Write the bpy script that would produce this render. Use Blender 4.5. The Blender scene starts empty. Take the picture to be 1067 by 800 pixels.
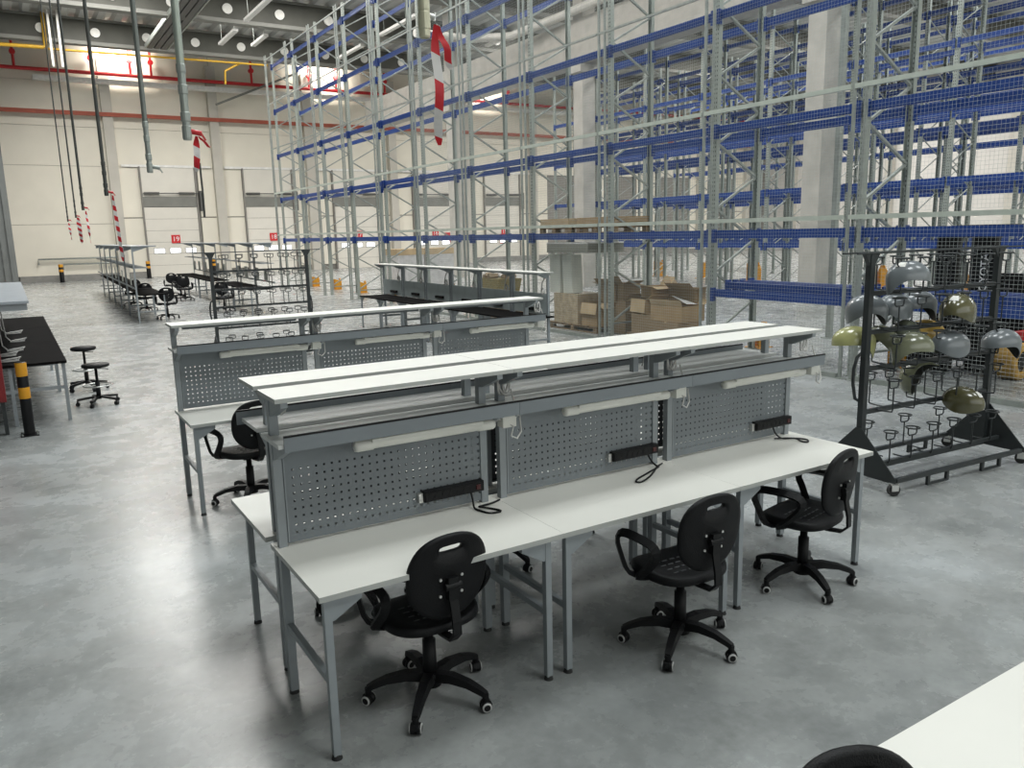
import bpy, bmesh, math, random
from math import sin, cos, pi, radians
from mathutils import Vector, Matrix
random.seed(7)
scene = bpy.context.scene
col = scene.collection

# ------------------------------------------------------------------ camera
YAW, PITCH, ROLL, FPX = 0.553944, 0.188298, -0.023884, 832.27
fwd = Vector((sin(YAW)*cos(PITCH), cos(YAW)*cos(PITCH), -sin(PITCH)))
rgt = Vector((cos(YAW), -sin(YAW), 0)); upv = rgt.cross(fwd)
r2 = cos(ROLL)*rgt + sin(ROLL)*upv; u2 = -sin(ROLL)*rgt + cos(ROLL)*upv
cam_data = bpy.data.cameras.new('camera')
cam = bpy.data.objects.new('camera', cam_data); col.objects.link(cam)
M = Matrix((r2, u2, -fwd)).transposed().to_4x4(); M.translation = (0, 0, 2.2)
cam.matrix_world = M
cam_data.sensor_width = 36; cam_data.lens = FPX/1067*36; cam_data.clip_end = 300
scene.camera = cam

# ------------------------------------------------------------------ world, light, exposure
scene.view_settings.view_transform = 'Standard'
scene.view_settings.look = 'None'
scene.view_settings.gamma = 1
scene.view_settings.exposure = 0.12
world = bpy.data.worlds.new('world'); scene.world = world; world.use_nodes = True
world.node_tree.nodes['Background'].inputs[0].default_value = (0.75, 0.82, 0.9, 1)
world.node_tree.nodes['Background'].inputs[1].default_value = 0.25

def area(name, loc, sx, sy, power, color=(1, 1, 1), rot=(0, 0, 0)):
    l = bpy.data.lights.new(name, 'AREA'); l.shape = 'RECTANGLE'; l.size = sx; l.size_y = sy
    l.energy = power; l.color = color
    o = bpy.data.objects.new(name, l); o.location = loc; o.rotation_euler = rot; col.objects.link(o)
    return o
SKY = 660
for yy in (-3, 5, 13, 21, 29, 36.4, 43.0):
    for xx in (4.6, 12.5, 26, 40, 54):
        k = (0.90 if yy < 15 else 1.15) if xx < 10 else (0.62 if xx < 20 else 0.85)
        if yy > 30: k *= 1.3
        area('rooflight', (xx, yy, 13.05), 3.6, 3.6, SKY*k, (1.0, 0.98, 0.94) if yy > 15 else (0.95, 1.0, 1.0))
# flood lamps fixed behind the last roof beam, washing the top of the end wall
for xx in (6.6, 18.6, 30.5):
    area('flood_light', (xx, 51.2, 12.75), 2.4, 0.3, 125, (1.0, 0.95, 0.86), (radians(80), 0, 0)).data.spread = radians(110)
# added soft fill light from behind the camera, no source modelled
area('front_fill', (8, -7.4, 4.5), 22, 6, 420, (0.93, 0.98, 1.0), (radians(90), 0, 0))

# ------------------------------------------------------------------ materials
MATS = {}
def mat(name, c, rough=0.5, metal=0.0, var=0.08, scale=6.0, bump=0.0, bscale=60.0, spec=0.5, coat=0.0, emit=None, trans=0.0):
    if name in MATS: return MATS[name]
    m = bpy.data.materials.new(name); m.use_nodes = True; nt = m.node_tree; b = nt.nodes['Principled BSDF']
    b.inputs['Roughness'].default_value = rough; b.inputs['Metallic'].default_value = metal
    b.inputs['Specular IOR Level'].default_value = spec
    b.inputs['Coat Weight'].default_value = coat
    b.inputs['Transmission Weight'].default_value = trans
    tc = nt.nodes.new('ShaderNodeTexCoord')
    nz = nt.nodes.new('ShaderNodeTexNoise'); nz.inputs['Scale'].default_value = scale; nz.inputs['Detail'].default_value = 4
    nt.links.new(tc.outputs['Object'], nz.inputs['Vector'])
    rp = nt.nodes.new('ShaderNodeValToRGB')
    rp.color_ramp.elements[0].position = 0.3; rp.color_ramp.elements[1].position = 0.7
    rp.color_ramp.elements[0].color = (*[x*(1-var) for x in c], 1); rp.color_ramp.elements[1].color = (*[min(1, x*(1+var)) for x in c], 1)
    nt.links.new(nz.outputs['Fac'], rp.inputs['Fac']); nt.links.new(rp.outputs['Color'], b.inputs['Base Color'])
    if bump:
        n2 = nt.nodes.new('ShaderNodeTexNoise'); n2.inputs['Scale'].default_value = bscale
        nt.links.new(tc.outputs['Object'], n2.inputs['Vector'])
        bp = nt.nodes.new('ShaderNodeBump'); bp.inputs['Strength'].default_value = bump; bp.inputs['Distance'].default_value = 0.01
        nt.links.new(n2.outputs['Fac'], bp.inputs['Height']); nt.links.new(bp.outputs['Normal'], b.inputs['Normal'])
    if emit:
        b.inputs['Emission Color'].default_value = (*c, 1); b.inputs['Emission Strength'].default_value = emit
    MATS[name] = m
    return m

def floor_mat():
    m = bpy.data.materials.new('polished_concrete'); m.use_nodes = True; nt = m.node_tree; b = nt.nodes['Principled BSDF']
    N = nt.nodes.new; L = nt.links.new
    tc = N('ShaderNodeTexCoord')
    def noise(sc, det, rough=0.6, dist=0.0, vec=None):
        n = N('ShaderNodeTexNoise'); n.inputs['Scale'].default_value = sc; n.inputs['Detail'].default_value = det
        n.inputs['Roughness'].default_value = rough; n.inputs['Distortion'].default_value = dist
        L(vec or tc.outputs['Object'], n.inputs['Vector']); return n
    n1 = noise(0.5, 7, 0.64, 0.25); n2 = noise(2.6, 8, 0.68, 0.2); n3 = noise(22, 5, 0.6, 0.0)
    r1 = N('ShaderNodeValToRGB'); e = r1.color_ramp.elements
    e[0].position = 0.30; e[0].color = (0.192, 0.203, 0.204, 1); e[1].position = 0.70; e[1].color = (0.405, 0.428, 0.44, 1)
    x = r1.color_ramp.elements.new(0.48); x.color = (0.315, 0.326, 0.323, 1)
    L(n1.outputs['Fac'], r1.inputs['Fac'])
    r2_ = N('ShaderNodeValToRGB'); e = r2_.color_ramp.elements
    e[0].position = 0.3; e[0].color = (0.78, 0.78, 0.77, 1); e[1].position = 0.72; e[1].color = (1.14, 1.14, 1.13, 1)
    L(n2.outputs['Fac'], r2_.inputs['Fac'])
    r3 = N('ShaderNodeValToRGB'); e = r3.color_ramp.elements
    e[0].position = 0.35; e[0].color = (0.9, 0.9, 0.9, 1); e[1].position = 0.7; e[1].color = (1.06, 1.06, 1.06, 1)
    L(n3.outputs['Fac'], r3.inputs['Fac'])
    mx = N('ShaderNodeMixRGB'); mx.blend_type = 'MULTIPLY'; mx.inputs[0].default_value = 1
    L(r1.outputs['Color'], mx.inputs[1]); L(r2_.outputs['Color'], mx.inputs[2])
    mx2 = N('ShaderNodeMixRGB'); mx2.blend_type = 'MULTIPLY'; mx2.inputs[0].default_value = 1
    L(mx.outputs['Color'], mx2.inputs[1]); L(r3.outputs['Color'], mx2.inputs[2])
    L(mx2.outputs['Color'], b.inputs['Base Color'])
    b.inputs['Specular IOR Level'].default_value = 0.42
    rr = N('ShaderNodeMapRange'); rr.inputs['From Min'].default_value = 0.3; rr.inputs['From Max'].default_value = 0.7
    rr.inputs['To Min'].default_value = 0.21; rr.inputs['To Max'].default_value = 0.33
    L(n2.outputs['Fac'], rr.inputs['Value']); L(rr.outputs['Result'], b.inputs['Roughness'])
    bp = N('ShaderNodeBump'); bp.inputs['Strength'].default_value = 0.02; bp.inputs['Distance'].default_value = 0.01
    L(n2.outputs['Fac'], bp.inputs['Height']); L(bp.outputs['Normal'], b.inputs['Normal'])
    return m

def upright_mat():
    # galvanised steel with the rows of punched slots of a rack upright
    m = bpy.data.materials.new('punched_galvanised_steel'); m.use_nodes = True; nt = m.node_tree; b = nt.nodes['Principled BSDF']
    N = nt.nodes.new; L = nt.links.new
    tc = N('ShaderNodeTexCoord'); sp = N('ShaderNodeSeparateXYZ'); L(tc.outputs['Object'], sp.inputs[0])
    def math_(op, a, bb):
        n = N('ShaderNodeMath'); n.operation = op
        for i, v in enumerate((a, bb)):
            if hasattr(v, 'is_linked') or hasattr(v, 'node'): L(v, n.inputs[i])
            else: n.inputs[i].default_value = v
        return n.outputs[0]
    fz = math_('FRACT', math_('MULTIPLY', sp.outputs['Z'], 14.0), 0)
    inz = math_('LESS_THAN', fz, 0.42)
    ay = math_('ABSOLUTE', sp.outputs['Y'], 0)
    iny = math_('LESS_THAN', math_('ABSOLUTE', math_('SUBTRACT', ay, 0.022), 0), 0.008)
    msk = math_('MULTIPLY', inz, iny)
    mx = N('ShaderNodeMixRGB'); L(msk, mx.inputs[0]); mx.inputs[1].default_value = (0.36, 0.39, 0.355, 1); mx.inputs[2].default_value = (0.07, 0.075, 0.07, 1)
    L(mx.outputs['Color'], b.inputs['Base Color'])
    b.inputs['Metallic'].default_value = 0.35; b.inputs['Roughness'].default_value = 0.42
    return m

def tape_mat():
    m = bpy.data.materials.new('red_white_barrier_tape'); m.use_nodes = True; nt = m.node_tree; b = nt.nodes['Principled BSDF']
    N = nt.nodes.new; L = nt.links.new
    tc = N('ShaderNodeTexCoord'); sp = N('ShaderNodeSeparateXYZ'); L(tc.outputs['Object'], sp.inputs[0])
    a = N('ShaderNodeMath'); a.operation = 'MULTIPLY_ADD'; L(sp.outputs['X'], a.inputs[0]); a.inputs[1].default_value = 0.6; L(sp.outputs['Z'], a.inputs[2])
    s = N('ShaderNodeMath'); s.operation = 'MULTIPLY'; L(a.outputs[0], s.inputs[0]); s.inputs[1].default_value = 10.0
    f = N('ShaderNodeMath'); f.operation = 'FRACT'; L(s.outputs[0], f.inputs[0])
    g = N('ShaderNodeMath'); g.operation = 'GREATER_THAN'; L(f.outputs[0], g.inputs[0]); g.inputs[1].default_value = 0.5
    mx = N('ShaderNodeMixRGB'); L(g.outputs[0], mx.inputs[0]); mx.inputs[1].default_value = (0.72, 0.70, 0.68, 1); mx.inputs[2].default_value = (0.62, 0.02, 0.03, 1)
    L(mx.outputs['Color'], b.inputs['Base Color']); b.inputs['Roughness'].default_value = 0.4
    return m

FLOOR = floor_mat(); UPR = upright_mat(); TAPE = tape_mat()
GALV = mat('galvanised_steel', (0.33, 0.355, 0.33), 0.42, 0.4, 0.12, 9)
RAIL = mat('galvanised_rail', (0.50, 0.54, 0.48), 0.45, 0.2, 0.08, 5)
WIRE = mat('galvanised_wire', (0.40, 0.43, 0.42), 0.5, 0.3)
BLUE = mat('blue_rack_enamel', (0.008, 0.045, 0.225), 0.38, 0, 0.1, 4)
GREY = mat('grey_powder_coat', (0.27, 0.295, 0.31), 0.45, 0, 0.05, 8)
PANEL = mat('grey_panel_coat', (0.185, 0.207, 0.222), 0.42, 0, 0.04, 3)
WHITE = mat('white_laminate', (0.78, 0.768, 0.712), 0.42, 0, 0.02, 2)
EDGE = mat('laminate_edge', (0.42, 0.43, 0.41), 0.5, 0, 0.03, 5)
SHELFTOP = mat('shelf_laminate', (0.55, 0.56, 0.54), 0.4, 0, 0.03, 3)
BLACK = mat('black_plastic', (0.007, 0.0073, 0.008), 0.45, 0, 0.2, 20, 0.15, 200, spec=0.25)
PU = mat('black_polyurethane', (0.006, 0.0062, 0.007), 0.5, 0, 0.2, 15, 0.3, 220, spec=0.22)
BLKTOP = mat('black_laminate', (0.008, 0.0076, 0.0076), 0.8, 0, 0.15, 4, spec=0.03)
BACKSHADE = mat('shaded_panel_back', (0.06, 0.065, 0.07), 0.7)  # pegboard backs coloured dark, shade between the boards put into the colour
BLKSTEEL = mat('dark_painted_steel', (0.022, 0.027, 0.028), 0.45, 0, 0.15, 8)
RUBBER = mat('dark_rubber', (0.018, 0.018, 0.018), 0.7)
RING = mat('pale_caster_ring', (0.5, 0.5, 0.49), 0.45)
CHROME = mat('bright_zinc', (0.62, 0.62, 0.6), 0.3, 0.7)
LAMP = mat('white_lamp_plastic', (0.68, 0.68, 0.63), 0.3, 0, 0.03, 5)
WALL = mat('cream_wall_panel', (0.74, 0.70, 0.60), 0.55, 0, 0.04, 0.7)
DOORM = mat('dock_door_panel', (0.70, 0.67, 0.60), 0.5, 0, 0.03, 1.5)
JOINT = mat('grey_joint', (0.22, 0.21, 0.19), 0.7)
PILLAR = mat('wall_pillar_paint', (0.50, 0.475, 0.42), 0.6, 0, 0.06, 1)
CONC = mat('cast_concrete', (0.44, 0.42, 0.38), 0.75, 0, 0.1, 2.5, 0.2, 30)
BEAMC = mat('dark_roof_beam', (0.085, 0.085, 0.072), 0.7, 0, 0.12, 1.2)
FLANGE = mat('beam_flange', (0.20, 0.20, 0.18), 0.65, 0, 0.08, 2)
DECK = mat('roof_deck', (0.52, 0.525, 0.51), 0.5, 0.1, 0.06, 1.5)
HOLEDISC = mat('pale_hole_disc', (0.82, 0.81, 0.76), 0.5)
REDP = mat('red_pipe_paint', (0.55, 0.018, 0.022), 0.35)
RUST = mat('red_oxide_rail', (0.34, 0.075, 0.04), 0.6, 0, 0.15, 2)
REDSIGN = mat('red_sign', (0.58, 0.025, 0.03), 0.45)
YEL = mat('yellow_pipe_paint', (0.56, 0.33, 0.02), 0.4)
YELP = mat('yellow_guard_paint', (0.66, 0.30, 0.012), 0.45, 0, 0.1, 8)
YELT = mat('ochre_rubber_tyre', (0.50, 0.30, 0.075), 0.75, 0, 0.2, 14, 0.3, 60)
WHITEP = mat('white_paint', (0.78, 0.77, 0.74), 0.45)
PANE = mat('daylit_pane', (0.95, 0.97, 1.0), 0.2, emit=1.6)
DUCT = mat('white_tray', (0.62, 0.60, 0.55), 0.5)
DARKTRAY = mat('dark_cable_tray', (0.085, 0.085, 0.08), 0.55)
CURB = mat('grey_curb', (0.24, 0.235, 0.22), 0.75, 0, 0.15, 3)
KRAFT = mat('brown_cardboard', (0.38, 0.265, 0.145), 0.8, 0, 0.12, 3, 0.1, 90)
KRAFT2 = mat('light_cardboard', (0.50, 0.375, 0.225), 0.8, 0, 0.1, 3, 0.1, 90)
KRAFT3 = mat('dull_cardboard', (0.29, 0.21, 0.125), 0.85, 0, 0.12, 3)
FOAM = mat('off_white_sheet', (0.66, 0.67, 0.60), 0.7, 0, 0.05, 2)
FOAMD = mat('grey_green_sheet', (0.26, 0.26, 0.22), 0.8, 0, 0.08, 4)
FILM = mat('stretch_film', (0.58, 0.57, 0.56), 0.25, 0, 0.12, 5, 0.8, 9)
FILMB = mat('filmed_cardboard', (0.46, 0.37, 0.25), 0.22, 0, 0.2, 8, 1.0, 14)
WOOD = mat('pallet_wood', (0.22, 0.155, 0.09), 0.85, 0, 0.2, 6)
SHGREY = mat('grey_shell_plastic', (0.15, 0.168, 0.178), 0.3, 0, 0.06, 6, coat=0.5)
SHOLIVE = mat('olive_shell_plastic', (0.10, 0.094, 0.045), 0.2, 0, 0.1, 6, coat=0.5)
SHSAGE = mat('sage_shell_plastic', (0.19, 0.20, 0.13), 0.2, 0, 0.1, 6, coat=0.5)
SHLIME = mat('pale_olive_shell_plastic', (0.36, 0.36, 0.155), 0.22, 0, 0.1, 6, coat=0.5)
SHYEL = mat('yellow_shell_plastic', (0.60, 0.39, 0.09), 0.25, 0, 0.1, 6, coat=0.5)
SHGREEN = mat('grey_green_shell_plastic', (0.14, 0.155, 0.115), 0.22, 0, 0.1, 6, coat=0.5)
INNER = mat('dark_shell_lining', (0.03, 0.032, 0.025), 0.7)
WHITELAB = mat('white_paper_label', (0.78, 0.77, 0.72), 0.6)
PLAID = mat('straw_crate', (0.22, 0.17, 0.05), 0.8, 0, 0.3, 25)
REDBOX = mat('red_metal_box', (0.22, 0.008, 0.01), 0.4)
CABLEW = mat('white_cable', (0.50, 0.49, 0.47), 0.5)
CONDUIT = mat('grey_conduit', (0.36, 0.40, 0.35), 0.4, 0.4, 0.15, 6)
CONDUITD = mat('dark_conduit', (0.06, 0.063, 0.057), 0.45, 0.2, 0.15, 6)
BRASS = mat('pale_fitting', (0.56, 0.54, 0.40), 0.35, 0.3)
CORR = mat('grey_corrugated_panel', (0.16, 0.17, 0.165), 0.55, 0.1, 0.15, 1)

# ------------------------------------------------------------------ mesh helpers
class MB:
    def __init__(s): s.v = []; s.f = []; s.m = []; s.sm = []
    def add(s, vs, fs, mi=0, smooth=False):
        b = len(s.v); s.v += [tuple(p) for p in vs]; s.f += [tuple(b+i for i in f) for f in fs]
        s.m += [mi]*len(fs); s.sm += [smooth]*len(fs); return s
    def box(s, c, d, mi=0, rot=None, taper=1.0):
        x, y, z = [q/2 for q in d]; vs = []
        for sz in (-1, 1):
            t = taper if sz > 0 else 1.0
            for sx, sy in ((-1, -1), (1, -1), (1, 1), (-1, 1)):
                p = Vector((sx*x*t, sy*y*t, sz*z))
                if rot is not None: p = rot @ p
                vs.append(p + Vector(c))
        return s.add(vs, [(3, 2, 1, 0), (4, 5, 6, 7), (0, 1, 5, 4), (1, 2, 6, 5), (2, 3, 7, 6), (3, 0, 4, 7)], mi)
    def bb(s, x0, x1, y0, y1, z0, z1, mi=0): return s.box(((x0+x1)/2, (y0+y1)/2, (z0+z1)/2), (x1-x0, y1-y0, z1-z0), mi)
    def bar(s, p0, p1, w, h, mi=0, up=(0, 0, 1)):
        p0 = Vector(p0); p1 = Vector(p1); d = (p1-p0); L = d.length; d.normalize(); u = Vector(up)
        if abs(d.dot(u)) > 0.98: u = Vector((1, 0, 0))
        x = d.cross(u).normalized(); u = x.cross(d)
        R = Matrix((x, d, u)).transposed()
        return s.box((p0+p1)/2, (w, L, h), mi, R)
    def prism(s, poly, ax, a0, a1, mi=0):
        # poly: 2D points in the plane perpendicular to axis ax ('x': (y,z), 'y': (x,z), 'z': (x,y))
        n = len(poly)
        def P(q, a): return (a, q[0], q[1]) if ax == 'x' else ((q[0], a, q[1]) if ax == 'y' else (q[0], q[1], a))
        vs = [P(q, a0) for q in poly] + [P(q, a1) for q in poly]
        fs = [tuple(range(n)), tuple(range(2*n-1, n-1, -1))] + [(i, i+n, (i+1) % n+n, (i+1) % n) for i in range(n)]
        return s.add(vs, fs, mi)
    def cyl(s, p0, p1, r0, r1=None, n=12, mi=0, smooth=True, cap=True):
        r1 = r0 if r1 is None else r1
        p0 = Vector(p0); p1 = Vector(p1); d = (p1-p0).normalized()
        u = Vector((0, 0, 1)) if abs(d.z) < 0.9 else Vector((1, 0, 0))
        x = d.cross(u).normalized(); y = d.cross(x)
        ring = [x*cos(2*pi*i/n)+y*sin(2*pi*i/n) for i in range(n)]
        b = [p0+q*r0 for q in ring] + [p1+q*r1 for q in ring]
        s.add(b, [(i, (i+1) % n, (i+1) % n+n, i+n) for i in range(n)], mi, smooth)
        if cap: s.add(b, [tuple(range(n-1, -1, -1)), tuple(range(n, 2*n))], mi)
        return s
    def tube(s, path, r, n=6, mi=0, closed=False, rect=None):
        P = [Vector(p) for p in path]; N = len(P); rings = []; prev = None
        for i, p in enumerate(P):
            if closed: t = P[(i+1) % N]-P[i-1]
            else: t = P[min(i+1, N-1)]-P[max(i-1, 0)]
            t.normalize()
            if prev is None:
                u = Vector((0, 0, 1)) if abs(t.z) < 0.9 else Vector((1, 0, 0))
                a = t.cross(u).normalized()
            else:
                a = (prev - t*prev.dot(t)).normalized()
            prev = a; b = t.cross(a)
            if rect:
                w, h = rect
                rings.append([p+a*w+b*h, p-a*w+b*h, p-a*w-b*h, p+a*w-b*h])
            else:
                rings.append([p+(a*cos(2*pi*k/n)+b*sin(2*pi*k/n))*r for k in range(n)])
        n = len(rings[0]); vs = [q for rg in rings for q in rg]; fs = []
        for i in range(N if closed else N-1):
            j = (i+1) % N
            for k in range(n):
                fs.append((i*n+k, i*n+(k+1) % n, j*n+(k+1) % n, j*n+k))
        s.add(vs, fs, mi, rect is None)
        if not closed: s.add(vs, [tuple(range(n-1, -1, -1)), tuple((N-1)*n+k for k in range(n))], mi)
        return s
    def lathe(s, prof, n=24, c=(0, 0, 0), mi=0, axis='z', smooth=True):
        vs = []; m = len(prof); cx, cy, cz = c
        for r, h in prof:
            for k in range(n):
                a = 2*pi*k/n
                if axis == 'z': vs.append((cx+r*cos(a), cy+r*sin(a), cz+h))
                elif axis == 'x': vs.append((cx+h, cy+r*cos(a), cz+r*sin(a)))
                else: vs.append((cx+r*cos(a), cy+h, cz+r*sin(a)))
        fs = [(i*n+k, i*n+(k+1) % n, (i+1)*n+(k+1) % n, (i+1)*n+k) for i in range(m-1) for k in range(n)]
        return s.add(vs, fs, mi, smooth)
    def mesh(s, name, mats):
        me = bpy.data.meshes.new(name); me.from_pydata(s.v, [], s.f)
        for m in (mats if isinstance(mats, (list, tuple)) else [mats]): me.materials.append(m)
        me.polygons.foreach_set('material_index', s.m); me.polygons.foreach_set('use_smooth', s.sm)
        bm = bmesh.new(); bm.from_mesh(me); bmesh.ops.recalc_face_normals(bm, faces=bm.faces[:]); bm.to_mesh(me); bm.free()
        me.update()
        return me

def obj(name, src, mats=None, parent=None, loc=None, rot=None, label=None):
    me = src.mesh(name, mats) if isinstance(src, MB) else src
    o = bpy.data.objects.new(name, me); col.objects.link(o)
    if parent is not None: o.parent = parent
    if loc is not None: o.location = loc
    if rot is not None: o.rotation_euler = rot
    if label: o['label'] = label
    return o
def tag(o, label, cat, group=None):
    o['label'] = label; o['category'] = cat
    if group: o['group'] = group
    return o
def thing(name, label, cat, loc=(0, 0, 0), rz=0.0, group=None):
    o = bpy.data.objects.new(name, None); col.objects.link(o); o.empty_display_size = 0.1
    o.location = loc; o.rotation_euler = (0, 0, rz)
    return tag(o, label, cat, group)
def struct(name, src, mats=None, parent=None, loc=None, rot=None):
    o = obj(name, src, mats, parent, loc, rot)
    if parent is None: o['kind'] = 'structure'
    return o
def struct_empty(name, loc=(0, 0, 0)):
    o = bpy.data.objects.new(name, None); col.objects.link(o); o.location = loc; o['kind'] = 'structure'; return o
def copy_tree(o, parent=None):
    c = o.copy(); col.objects.link(c)
    if parent is not None: c.parent = parent
    for ch in list(o.children): copy_tree(ch, c)
    return c
def place(proto, used, loc, rz, label, group=None, name=None):
    o = proto if not used else copy_tree(proto)
    used.append(1)
    o.location = loc; o.rotation_euler = (0, 0, rz); o['label'] = label
    if group: o['group'] = group
    return o
def text_mesh(name, body, size, depth=0.003):
    cu = bpy.data.curves.new(name, 'FONT'); cu.body = body; cu.size = size; cu.extrude = depth
    cu.align_x = 'CENTER'; cu.align_y = 'CENTER'; cu.resolution_u = 3
    o = bpy.data.objects.new(name, cu); col.objects.link(o)
    dg = bpy.context.evaluated_depsgraph_get()
    me = bpy.data.meshes.new_from_object(o.evaluated_get(dg)); me.name = name
    bpy.data.objects.remove(o); bpy.data.curves.remove(cu)
    return me
ORD = ['nearest', 'second', 'third', 'fourth', 'fifth', 'sixth', 'seventh', 'eighth', 'ninth', 'tenth', 'eleventh', 'twelfth']

# ------------------------------------------------------------------ the hall
struct('floor', MB().bb(-6, 63, -8, 54, -0.3, 0), FLOOR)
WY = 53.0
wb = struct('wall_back', MB().bb(-6, 63, WY+0.06, WY+0.5, 0, 13.6), JOINT)
BAYS = [-0.04, 5.8, 11.66, 17.5, 23.35, 29.2, 35.0, 40.9, 46.8, 52.7, 58.6]
pm = {}
for i in range(10):
    x0, x1 = BAYS[i], BAYS[i+1]
    for (z0, z1) in ((0.35, 3.2), (3.22, 6.45), (6.47, 8.6), (8.62, 11.0), (11.02, 13.5)):
        if 1 <= i and z0 < 6: continue
        obj('wall_panel', MB().bb(x0+0.02, x1-0.02, WY-0.02, WY+0.06, z0, z1), WALL, wb)
    for (z0, z1) in ((0.0, 6.6),):
        if i >= 1:
            # cladding beside and above the dock door opening
            xc = x0+3.05
            for a, b in ((x0+0.02, xc-1.62), (xc+1.62, x1-0.02)):
                obj('wall_panel', MB().bb(a, b, WY-0.02, WY+0.06, 0.35, 3.5), WALL, wb)
                obj('wall_panel', MB().bb(a, b, WY-0.02, WY+0.06, 3.56, 6.45), WALL, wb)
for i in range(10):
    x = BAYS[i+1]
    obj('pillar', MB().bb(x-0.27, x+0.27, WY-0.42, WY+0.1, 0, 12.4), PILLAR, wb)
wl = struct('wall_left', MB().bb(-6.3, -6, -8, 54, 0, 13.6), CORR)
struct('wall_right', MB().bb(61.6, 62, -8, 54, 0, 13.6), mat('pale_wall_paint', (0.62, 0.60, 0.565), 0.6, 0, 0.03, 0.6))
wr = bpy.data.objects['wall_right']
for k in range(6):
    obj('pillar', MB().bb(61.1, 61.62, 2+k*9.5, 2.6+k*9.5, 0, 12.4), PILLAR, wr)
struct('wall_front', MB().bb(-6, 63, -8.3, -8, 0, 13.6), WALL)
# partition of tall corrugated panels at the left end of the hall
part = struct_empty('wall_left_partition', (0, 47, 0))
for k in range(5):
    x = 0.36-1.25*(k+1)
    mb = MB().bb(x+0.01, x+1.24, 0, 0.3, 0, 12.2)
    for j in range(4): mb.bb(x+0.08+j*0.3, x+0.22+j*0.3, -0.07, 0, 0, 12.2)
    obj('corrugated_panel', mb, CORR, part)
# kerb along the end wall
struct('baseboard_back', MB().bb(0.45, 7.0, WY-0.35, WY-0.02, 0, 0.36), CURB)
struct('baseboard_back_right', MB().bb(28.6, 60, WY-0.35, WY-0.02, 0, 0.36), CURB)
# dock doors with slat panels, small panes, guide rails and header
for i, num in enumerate(('19', '18', '17', '16', '15')):
    xc = BAYS[i+1]+3.05 if i else 8.75
    d = struct_empty('door_%d' % (i+1), (xc, WY-0.06, 0))
    for k in range(6):
        z0 = k*0.69
        obj('door_section', MB().bb(-1.5, 1.5, -0.03, 0.03, z0+0.008, z0+0.682), DOORM, d)
    for k in range(3):
        w = obj('door_window', MB().bb(-1.20+k*0.9, -0.56+k*0.9, -0.045, -0.03, 1.39, 1.72), JOINT, d)
        obj('pane', MB().bb(-1.17+k*0.9, -0.59+k*0.9, -0.055, -0.045, 1.42, 1.69), PANE, w)
    for s in (-1, 1):
        obj('guide_rail', MB().bb(s*1.56-0.045, s*1.56+0.045, -0.12, 0.06, 0, 6.5), JOINT, d)
    obj('header', MB().bb(-1.5, 1.5, -0.06, 0.0, 4.16, 4.75), FLANGE, d)
    obj('upper_panel', MB().bb(-1.5, 1.5, -0.04, 0.04, 4.76, 6.45), DOORM, d)
    obj('torsion_shaft', MB().cyl((-1.5, -0.2, 4.95), (1.7, -0.2, 4.95), 0.03).cyl((-1.45, -0.2, 4.95), (-0.6, -0.2, 4.95), 0.07).cyl((0.5, -0.2, 4.95), (1.4, -0.2, 4.95), 0.07), DARKTRAY, d)
    obj('chain_hoist', MB().bb(1.68, 1.8, -0.3, -0.05, 3.9, 5.1), DARKTRAY, d)
    obj('trim', MB().bb(-3.0+(0.35 if i else 0.5), 2.5, -0.08, 0.0, 6.46, 6.6), WHITEP, d)
    sg = thing('dock_number_sign', '%s red dock sign on the end wall, white number %s' % (['leftmost', 'second from left', 'third from left', 'fourth from left', 'rightmost'][i], num), 'sign', (xc+0.1, WY-0.125, 2.24))
    obj('plate', MB().bb(-0.25, 0.25, -0.012, 0.012, -0.25, 0.25), REDSIGN, sg)
    obj('number', text_mesh('number', num, 0.4), None, sg, (0, -0.014, -0.01), (pi/2, 0, 0))
    sg.children[1].data.materials.append(WHITEP)
# long rail, red sprinkler pipe, light ledge and pipes on the end wall
tag(obj('crash_rail', MB().bb(0.0, 60, WY-0.5, WY-0.4, 9.2, 9.42), RUST), 'rust-red horizontal rail running across the end wall', 'rail')
sp = thing('sprinkler_pipe', 'bright red sprinkler main with drop pipes along the top of the end wall', 'pipe', (0, WY-0.8, 11.45))
obj('pipe', MB().cyl((-1, 0, 0), (60, 0, 0), 0.10, n=10), REDP, sp)
for x in (1.5, 5.2, 7.2, 8.3, 14.0, 17.6, 19.4, 22.8, 26.5, 30.1, 32.5):
    obj('drop_pipe', MB().cyl((x, 0, 0), (x, 0, 1.7), 0.07, n=8).cyl((x, -0.12, 0.8), (x, 0.12, 0.8), 0.15, n=10), REDP, sp)
tag(obj('wall_ledge', MB().bb(2.3, 60, WY-1.0, WY-0.43, 10.92, 11.14), WHITEP), 'long white cable duct under the red sprinkler main', 'cable duct')
yp = thing('gas_pipe', 'thin yellow gas pipe running along the roof beam with a bend up at the left', 'pipe', (0, 47.2, 11.6))
obj('pipe', MB().tube([(-2, 0, -0.08), (2.7, 0, 0.0), (2.8, 0, 0.1), (2.85, 0, 2.2)], 0.09, 8), YEL, yp)
obj('pipe', MB().tube([(2.9, 0, -0.05), (13.6, 0, 0.06)], 0.055, 8), YEL, yp)
obj('pipe', MB().tube([(12.1, 0.1, 0.05), (11.3, 0.1, -0.4), (11.25, 0.1, -1.1)], 0.06, 8), YEL, yp)
for z, x0, x1 in ((1.28, 1.45, 5.5), (0.96, 2.65, 5.6)):
    mb = MB().tube([(x0, 0, z-0.3), (x0, 0, z), (x1, 0, z)], 0.05, 8)
    tag(obj('wall_pipe', mb, GALV, None, (0, WY-0.25, 0)), '%s grey pipe on brackets low on the end wall at left' % ('upper longer' if z > 1 else 'lower shorter'), 'pipe')

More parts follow.
